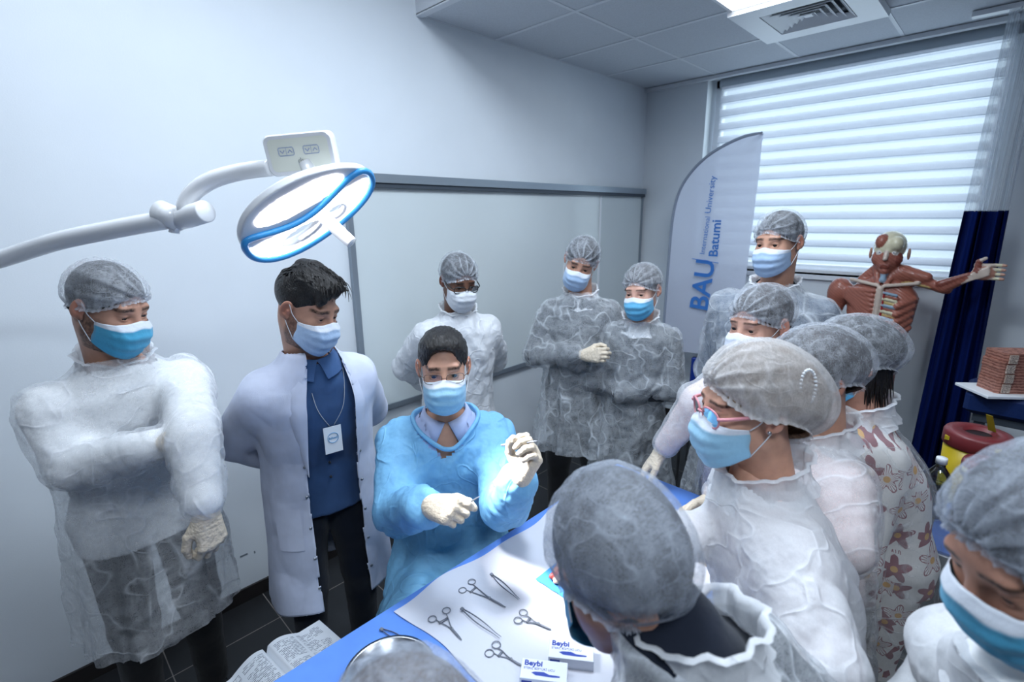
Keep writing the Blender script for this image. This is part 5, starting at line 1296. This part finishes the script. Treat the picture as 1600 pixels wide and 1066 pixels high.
person('seated lecturer with glasses in a bright blue gown holding instruments in both gloved hands', (1.02, 1.34), -126, 1.76, 1.04, head=at(693, 572, 1.64), hyaw=-127, pitch=6, skin=(208, 160, 136), mask='sky', slit=1.25, gown='blue', hem=.22, sit=.64,
       shirt='paleblue', trousers='darknavy', stub=.45, eyes='irisg', collar=False, nhole=.112, vneck=.10, fx=fD, wj={'elR': at(622, 800, 1.56), 'wrR': at(672, 790, 1.34), 'elL': at(790, 790, 1.56), 'wrL': at(812, 748, 1.34)},
       hands={'R': dict(f=CR.T@np.array([.72, -.05, -.65]), n=CR.T@np.array([-.2, -.55, -.8]), per=[(48, 62, 35), (62, 75, 45), (70, 80, 45), (76, 80, 45)], thumb='pinch', get=D_R, vox=.0018),
              'L': dict(f=CR.T@np.array([.42, -.86, -.25]), n=CR.T@np.array([.75, .2, .6]), per=[(38, 62, 35), (48, 62, 40), (52, 60, 40), (56, 55, 36)], thumb='pinch', get=D_L, vox=.0018)}, seed=6, vox=.002, flare=.12)
stool('stool', (1.02, 1.34, 0), .54, .18, 'round stool under the seated lecturer', M['darkgrey'])
def held(hd, a, b, label, kind):
    p0, p1 = handpt(hd, a), handpt(hd, b); u = (p1-p0)/np.linalg.norm(p1-p0)
    if kind == 'driver':
        e = empty('needle_holder', tuple(p0)); tag(e, label, 'needle holder'); L = np.linalg.norm(p1-p0); v = np.cross(u, (0, 0, 1.)); v /= np.linalg.norm(v)
        for s_ in (-1, 1):
            P = smoothcurve([-u*.02+v*s_*.014, u*L*.3+v*s_*.008, u*L*.7, u*L+v*s_*.0015], 5); MB().tube(P, np.interp(np.linspace(0, 1, len(P)), [0, .7, 1], [.0016, .0024, .0012]), 8).build('half', M['tool'], e, True)
    else:
        e = empty('tissue_forceps', tuple(p0)); tag(e, label, 'forceps'); L = np.linalg.norm(p1-p0); v = np.cross(u, (0, 0, 1.)); v /= np.linalg.norm(v)
        for s_ in (-1, 1):
            P = smoothcurve([u*0, u*L*.4+v*s_*.007, u*L+v*s_*.0015], 6); MB().tube(P, np.interp(np.linspace(0, 1, len(P)), [0, .4, 1], [.0028, .0036, .0011]), 8).build('arm', M['tool'], e, True)
held(D_R, (.010, .040, -.05), (.060, .125, -.035), 'needle holder in the right glove of the seated lecturer', 'driver')
held(D_L, (.075, .050, -.045), (-.02, .135, -.03), 'forceps in the raised left glove of the seated lecturer', 'forceps')
person('slim man with crossed arms and tilted head standing before the whiteboard', (2.17, 1.62), -145, 1.80, .97, head=at(908, 408, 2.62), hyaw=-150, pitch=24, roll=-17, mask='pale', cap=dict(ryb=.118, rz=.105, zf=.050), capk='dark',
       gown='thin', shirt='darkgrey', arms=cross(1.03, .02), hem=.62, seed=7, gownopt=dict(k=.018), hands={'R': dict(curl=(40, 45, 30)), 'L': 'none'}, flare=.07)
person('shorter woman with crossed arms beside the feather flag, patterned top under a thin gown', (2.26, 1.32), -154, 1.63, .95, head=at(1003, 453, 2.5), hyaw=-172, pitch=12, roll=4, male=False, skin=(222, 176, 156), hair='hairdark', mask='blue', cap=dict(ryb=.135, rz=.105, zf=.064, zb=-.06),
       capk='mid', gown='thin', shirt='darkgrey', arms=dict(cross(.93), wrR=(-.15, .135, 1.03), wrL=(.10, .16, .99)), hem=.36, seed=8, gownopt=dict(k=.018), hands={'R': 'none', 'L': 'none'}, flare=.10, jaw=.92, slit=.9)
def fG(c):
    nb = c['neckb']
    for s_ in (-1, 1):
        A = []
        for t in np.linspace(R(-50), R(86), 16):
            t2 = (t-R(-50))/R(136); x = nb[0]+s_*.072*math.cos(t); y = nb[1]+.010+.075*math.sin(t)
            A.append([(x, y, nb[2]+.035-.035*t2), (x+s_*.012, y+.012, nb[2]+.024-.045*t2), (x+s_*.036, y+.018+.010*t2, nb[2]-.020-.04*t2)])
        o = mesh_obj('shirt_collar', np.array(A).reshape(-1, 3), MB().grid(np.array(A)).F, M['plaid'], c['body']); o.modifiers.new('t', 'SOLIDIFY').thickness = .003
t = NT('plaid_collar'); ck = t.add('TexChecker'); ck.inputs[1].default_value = lin((22, 44, 62)); ck.inputs[2].default_value = lin((10, 20, 32)); ck.inputs[3].default_value = 90; t.link(t.coord(), ck.inputs[0]); t.setp('Base Color', ck.outputs[0]); t.setp('Roughness', .8); M['plaid'] = t.m
M['greyblue'] = cloth('grey_blue_sweater', (64, 82, 106))
person('tallest man, before the bright blind, plaid collar above a thin gown', (2.28, .68), -170, 1.90, 1.08, head=at(1216, 378, 2.08), hyaw=-190, pitch=9, roll=3, skin=(206, 158, 134), mask='pale', cap=dict(ryb=.124, rz=.105, zf=.060), capk='dark',
       gown='thin', shirt='greyblue', arms=dict(), hem=.5, seed=9, collar=True, fx=fG, flare=.08)
person('woman in a white mask below the tallest man, glove on the table corner', (1.80, .56), -190, 1.64, .92, head=at(1186, 505, 1.68), hyaw=-196, pitch=10, roll=2, male=False, skin=(214, 166, 146), mask='palewhite', hair='hairdark', cap=dict(ryb=.140, rz=.104, zf=.056), capk='dark',
       gown='thin', shirt='pinkcloth', hem=.5, seed=10, wj={'elR': at(1090, 628, 1.78), 'wrR': at(1032, 706, 1.90)}, hands={'R': dict(f=atz(1000, 742, .90)-at(1032, 706, 1.90), n=(0, .3, 1), curl=(14, 14, 10)), 'L': dict(curl=(40, 40, 30))}, jaw=.92, slit=.9, flare=.07)
person('woman seen from behind, between the pink glasses wearer and the floral blouse', (1.50, .26), 130, 1.62, .92, head=at(1266, 588, 1.33), hyaw=140, pitch=20, male=False, hair='hairdark', cap=BIG, capk='dark', mask='blue', gown='clear', shirt='pinkcloth', arms=FWD, hem=.42, seed=11, vox=.004, flare=.06)
def floral():
    t = NT('floral_blouse'); v = t.coord(); base = lin((222, 218, 214)); cur = None
    nd = t.noise(v, 30, 3)
    vm = t.coord('Object', (.12, 1, 1)); vo = t.add('TexVoronoi'); vo.inputs['Scale'].default_value = 17; vo.inputs['Randomness'].default_value = .25; t.link(vm, vo.inputs['Vector'])
    dots = t.math('LESS_THAN', vo.outputs['Distance'], .10)
    vf = t.add('TexVoronoi'); vf.inputs['Scale'].default_value = 10.5; vf.inputs['Randomness'].default_value = .55; t.link(vm, vf.inputs['Vector'])
    df = t.add('VectorMath', operation='SUBTRACT'); t.link(vm, df.inputs[0]); t.link(vf.outputs['Position'], df.inputs[1]); sp = t.add('SeparateXYZ'); t.link(df.outputs[0], sp.inputs[0])
    hx = sp.outputs[1]; ang = t.math('ARCTAN2', sp.outputs[2], hx); rad = t.math('SQRT', t.math('ADD', t.math('MULTIPLY', sp.outputs[2], sp.outputs[2]), t.math('MULTIPLY', hx, hx)))
    pet = t.math('ADD', .030, t.math('MULTIPLY', .012, t.math('SINE', t.math('MULTIPLY', ang, 5)))); pet = t.math('ADD', pet, t.math('MULTIPLY', .02, t.math('SUBTRACT', nd, .5)))
    inf = t.math('LESS_THAN', rad, pet); edge = t.math('LESS_THAN', t.math('ABSOLUTE', t.math('SUBTRACT', rad, pet)), .0022); rays = t.math('GREATER_THAN', t.math('SINE', t.math('MULTIPLY', ang, 30)), .6)
    sc = t.add('SeparateColor'); t.link(vf.outputs['Color'], sc.inputs[0]); solid = t.math('GREATER_THAN', sc.outputs[0], .5)
    c = t.mixc(dots, base, lin((84, 88, 98))); c = t.mixc(t.math('MULTIPLY', inf, solid), c, t.mixc(nd, lin((104, 40, 50)), lin((150, 84, 92))))
    c = t.mixc(t.math('MULTIPLY', t.math('MAXIMUM', edge, t.math('MULTIPLY', rays, inf)), t.math('SUBTRACT', 1.0, t.math('MULTIPLY', solid, .8))), c, lin((140, 76, 82)))
    c = t.mixc(t.math('LESS_THAN', rad, .009), c, lin((200, 150, 70))); t.setp('Base Color', c); t.setp('Roughness', .8); return t.m
M['floral'] = floral()
def studs(c, side=-1):
    MB().lathe([(0, .004), (.0035, .003), (.004, 0)], 10).build('ear_stud', M['steel'], c['body'], True, lambda V: c['toB'](np.stack([side*(.0835+V[:, 2]), V[:, 0]+.002, V[:, 1]-.030], 1)))
def hairlocks(c, n=60, col='hairblack', seed=1):
    r = random.Random(seed); mb = MB()
    for i in range(n):
        s_ = r.choice([-1, 1]); y = r.uniform(-.10, -.01); x = s_*math.sqrt(max(0, 1-((y+.015)/.10)**2))*.072
        dn = .05+.05*r.random(); P = [(x, y, -.02), (x*1.0, y+.006, -.055), (x*.9+r.uniform(-.008, .008), y+.02+.02*r.random(), -.075-dn)]; mb.tube(c['toB'](smoothcurve(P, 4)), [.004, .004, .004, .0038, .0035, .003, .0022, .0014, .0004], 5)
    mb.build('hair_locks', M[col], c['body'], True)
HJ = {}
def fJ(c): studs(c, 1); studs(c, -1); hairlocks(c, 90)
person('woman in a floral blouse under a clear gown, standing beside the counter', (1.83, .14), 120, 1.62, 1.08, head=at(1325, 562, 1.55), hyaw=122, pitch=24, roll=-4, male=False, skin=(206, 158, 138), hair='hairblack', cap=BIG, capk='dark', mask='blue', gown='flower', shirt='floral', trousers='floral',
       arms=FWD, wj={'elL': at(1340, 880, 1.45), 'wrL': at(1352, 985, 1.55)}, hem=.45, seed=12, fx=fJ, hands={'L': dict(f=(.05, 0, -1), n=(-.5, -.5, 0), curl=(50, 60, 40), get=HJ), 'R': dict(curl=(30, 30, 20))}, vox=.003, flare=.07)
p = handpt(HJ, (.0, .07, -.035)); e = empty('mobile_phone', tuple(p)); tag(e, 'black mobile phone held low in a gloved hand at the bottom right', 'phone'); e.rotation_euler = (.2, .1, R(50))
MB().box((-.037, -.0045, -.05), (.037, .0045, .09), bev=.002).build('case', M['black'], e); MB().box((-.033, -.0052, -.045), (.033, -.0046, .085)).build('screen', simple('dark_screen', (6, 8, 12), .08), e)
M['pinkframe'] = simple('pink_frame', (226, 150, 160), .3)
def fK(c):
    glasses(c, M['pinkframe'], 'round', .027, .021, .0022, temple=.0038); studs(c, 1); studs(c, -1)
    mb = MB()
    for i in range(26):
        t = 2*math.pi*i/26; P = np.array([[.075+.012*0, -.085+.016*math.cos(t), .055+.040*math.sin(t)]]); q = c['toB'](P)[0]
        a = c['toB'](np.array([[-.082, -.080+.016*math.cos(t), .058+.036*math.sin(t)]]))[0]
        mb.lathe([(0, -.0032), (.0028, -.0018), (.0034, 0), (.0028, .0018), (0, .0032)], 8, tuple(a))
    mb.build('hair_clip', simple('crystal_clip', (236, 238, 242), .1), c['body'], True)
person('woman in profile with pink glasses and a pale knit under her white gown', (1.10, .20), 128, 1.62, 1.0, head=at(1170, 632, 1.10), hyaw=138, pitch=7, roll=0, male=False, skin=(216, 166, 142), hair='hairlight', cap=dict(ryb=.182, rz=.120, sag=.050, zf=.066, zb=-.100, rx=.104, hairbulge=1.05), capk='light', mask='sky',
       gown='dense', shirt='pinkcloth', arms=FWD, wj={'wrR': at(1040, 850, 1.10)}, hem=.5, seed=13, fx=fK, vox=.0020, flare=.05, jaw=.92, nose=1.0)
person('person bending over the table in front, dark hair under a big grey cap', (.80, .04), 84, 1.62, .98, head=at(958, 872, .80), hyaw=60, pitch=42, roll=8, nd=.105, nbk=.08, highneck=True, male=False, hair='hairblack', cap=dict(ryb=.172, rz=.122, sag=.055, zf=.040, zb=-.155, zs=-.045, rx=.112, hairbulge=1.05), capk='soft', mask='teal',
       gown='thin', shirt='darknavy', trousers='blackcloth', arms={}, hem=.5, seed=14, vox=.003, flare=.05)
person('person at the right edge in blurred close profile with a blue mask', (1.02, -.27), 132, 1.66, .92, head=at(1636, 856, .62), nd=.255, highneck=True, hyaw=136, pitch=32, roll=0, skin=(196, 146, 124), male=False, hair='hairblack', cap=dict(ryb=.130, rz=.104, zf=.072, zb=-.07, rx=.098), capk='soft', mask='teal',
       gown='dense', shirt='whitecloth', arms=FWD, hem=.5, seed=15, vox=.0022, flare=.05)
person('person at the bottom edge whose cap top only shows before the table', (.20, .16), 100, 1.50, .9, head=at(640, 1205, .60), hyaw=95, pitch=30, male=False, hair='hairmid', cap=dict(ryb=.140, rz=.115, sag=.02, rx=.104), capk='soft', mask='blue', gown='thin', shirt='darkgrey', arms=FWD, hem=.5, seed=16, vox=.004, flare=.05)
# ------------------------------------------------------------------ anatomical torso with one arm out
def torso():
    X = 3.80; base = atx(1372, 500, X); hd = atx(1370, 390, X); S = SDF((-.42, -.17, -.42), (.95, .20, .68), .0045)
    RED, DK, TEN, BONE, BLU, YEL = (160, 98, 82), (132, 72, 60), (206, 190, 176), (214, 208, 178), (150, 176, 196), (206, 180, 120)
    # local: x to the picture's right (its own left), y towards the viewer, z up, origin mid chest
    S.loft([-.40, -.28, -.12, .02, .14, .20, .24], [0]*7, [0]*7, [.125, .120, .135, .155, .165, .13, .06], [.085, .085, .095, .105, .095, .07, .05], .02, 2.3, RED)
    S.cap((0, -.01, .20), (0, .0, .32), .055, .050, .03, col=DK); z0 = .22
    S.ell((0, .005, .415), (.074, .092, .082), .02, col=BONE); S.ell((0, .040, .345), (.056, .060, .075), .03, col=RED); S.ell((0, .078, .285), (.020, .018, .016), .02, col=RED)
    S.cap((0, .096, .385), (0, .112, .352), .007, .011, .01, col=TEN); S.cap((-.018, .094, .318), (.018, .094, .318), .006, .006, .006, col=DK); S.cap((-.016, .093, .307), (.016, .093, .307), .006, .006, .006, col=DK)
    S.ell((-.030, .060, .440), (.034, .040, .042), .006, col=RED); S.ell((-.045, .052, .35), (.026, .030, .036), .012, col=RED); S.ell((.045, .052, .35), (.026, .030, .034), .012, col=DK); S.ell((.034, .072, .43), (.034, .038, .040), .008, col=BONE)
    for s_ in (-1, 1):
        S.ell((s_*.031, .103, .384), (.018, .014, .012), .01, 'c'); S.ell((s_*.031, .078, .384), (.0135, .0135, .0135), .003, col=(226, 222, 214)); S.ell((s_*.031, .089, .384), (.005, .0035, .005), .001, col=(50, 80, 130))
        S.ell((s_*.086, -.004, .375), (.008, .020, .032), .006, col=(196, 150, 130)); S.cap((s_*.05, .02, .30), (s_*.018, .075, .215), .016, .012, .012, col=RED); S.cap((s_*.055, -.03, .29), (s_*.11, -.03, .225), .022, .022, .03, col=RED)
        S.cap((s_*.015, .092, .205), (s_*.15, .045, .225), .010, .010, .008, col=TEN)                  # collar bones
    S.cap((0, .070, .30), (0, .078, .235), .014, .014, .01, col=BLU)
    for i in range(7):                                                                                  # pectoral, fanned bundles
        a = i/6; S.cap((-.030, .100-.005*a, .175-.16*a), (-.150, .050, .165-.05*a), .014, .018, .008, col=RED)
    S.cap((0, .104, .19), (0, .104, -.02), .016, .014, .008, col=TEN)                                  # breastbone
    S.ell((-.045, .096, -.085), (.06, .018, .055), .02, col=TEN)
    for i in range(7):                                                                                  # open rib side
        z = .17-.034*i; S.cap((.02, .104, z), (.075, .092, z-.012), .0075, .0075, .004, col=BLU if i % 2 == 0 else BONE); S.cap((.02, .100, z-.017), (.078, .088, z-.030), .0075, .0075, .004, col=YEL if i % 2 else RED)
    S.cap((.022, .107, .18), (.020, .107, .02), .0035, .0035, .002, col=(150, 30, 40))
    for i in range(5): S.cap((.085, .085, .10-.045*i), (.145, .035, .14-.04*i), .020, .014, .008, col=RED)
    for i in range(6): S.cap((.125, .040, -.09-.030*i), (.075, .080, -.13-.030*i), .010, .009, .004, col=(BONE, BLU, YEL)[i % 3])
    for s_ in (-1, 1):
        for i in range(3): S.ell((s_*.032, .088, -.17-.065*i), (.028, .014, .030), .006, col=RED if s_ < 0 else DK)
    # right shoulder and upper arm stump, left arm stretched out
    S.ell((-.205, .0, .150), (.062, .062, .075), .02, col=RED); S.cap((-.215, .005, .12), (-.235, .0, -.06), .050, .040, .02, col=RED); S.cap((-.235, .0, -.06), (-.236, 0, -.085), .03, .026, .01, col=BONE)
    w0 = atx(1530, 424, X)-base; KS = 1.1; sc = lambda px, py, dy=0: np.array([-(atx(px, py, X)[1]-base[1]), dy*KS, atx(px, py, X)[2]-base[2]])/KS
    s0 = sc(1405, 428); el = sc(1482, 448, .01); wr = sc(1522, 430, .02); hd0 = sc(1545, 422, .03)
    S.ell(s0+(-.01, 0, -.005), (.085, .055, .055), .02, col=RED); S.cap(s0+(.02, .02, .012), s0*.45+el*.55+(0, .015, .02), .040, .028, .015, col=RED)
    S.cap(s0+(.0, .0, -.01), el+(-.02, 0, -.004), .030, .026, .012, col=RED); S.cap(s0+(.0, .03, -.038), el+(-.01, .01, -.012), .010, .008, .006, col=YEL); S.cap(s0+(.05, -.01, -.03), el+(0, 0, -.02), .020, .018, .01, col=DK)
    S.cap(el+(-.02, 0, .0), wr, .034, .018, .012, col=RED); S.cap(el+(-.03, .02, .015), wr+(-.02, .01, .005), .020, .010, .008, col=DK)
    for k in range(4): S.cap(el*.45+wr*.55+(0, .016, -.012+.008*k), hd0+(0, .012, -.02+.012*k), .0055, .0045, .003, col=TEN)
    S.ell((wr+hd0)/2+(.01, .0, 0), (.045, .018, .036), .012, col=(176, 128, 110)); fb = sc(1541, 424, .03)
    for k in range(4):
        st = fb+(-.01, -.004, .030-.020*k); mid = st+(.040, .0, .004-.002*k); tip = mid+(.024, .004, .0); S.cap(st-(.03, 0, 0), mid, .009, .008, .006, col=TEN); S.cap(mid, tip, .008, .0075, .004, col=BONE); S.cap(tip, tip+(.012, .010, 0), .0075, .007, .004, col=(196, 150, 130))
    S.cap(wr+(.01, .01, .022), sc(1530, 408, .03), .014, .012, .01, col=DK); S.cap(sc(1530, 408, .03), sc(1541, 403, .035), .0095, .0085, .006, col=TEN)
    V, Q = S.mesh(); c = S.colors(V); N = vnormals(V, Q); st = np.sin(V[:, 2]*0+(V[:, 0]*1.0+V[:, 2]*1.4)*260+6*vnoise(V*14, 2)); red = (c[:, 0] > c[:, 1]*2.2)
    V = V+N*(.0007*st*red)[:, None]; c = c*(1+(.10*st*red))[:, None]
    e = mesh_obj('anatomical_torso', V, Q, attr_mat('painted_muscle', .35, 0, coat=.3, bscale=150), None, col=c)
    # local x -> world -Y, local y -> world -X
    e.matrix_world = Matrix(((0, -KS, 0, X), (-KS, 0, 0, base[1]), (0, 0, KS, base[2]), (0, 0, 0, 1)))
    tag(e, 'painted muscle torso model with one arm stretched out before the curtain', 'anatomical model')
    zb = (.0-base[2])/KS; MB().lathe([(0, -.40), (.035, -.40), (.035, zb+.03), (.14, zb+.02), (.14, zb), (0, zb)], 24).build('stand', M['black'], e, True)
torso()
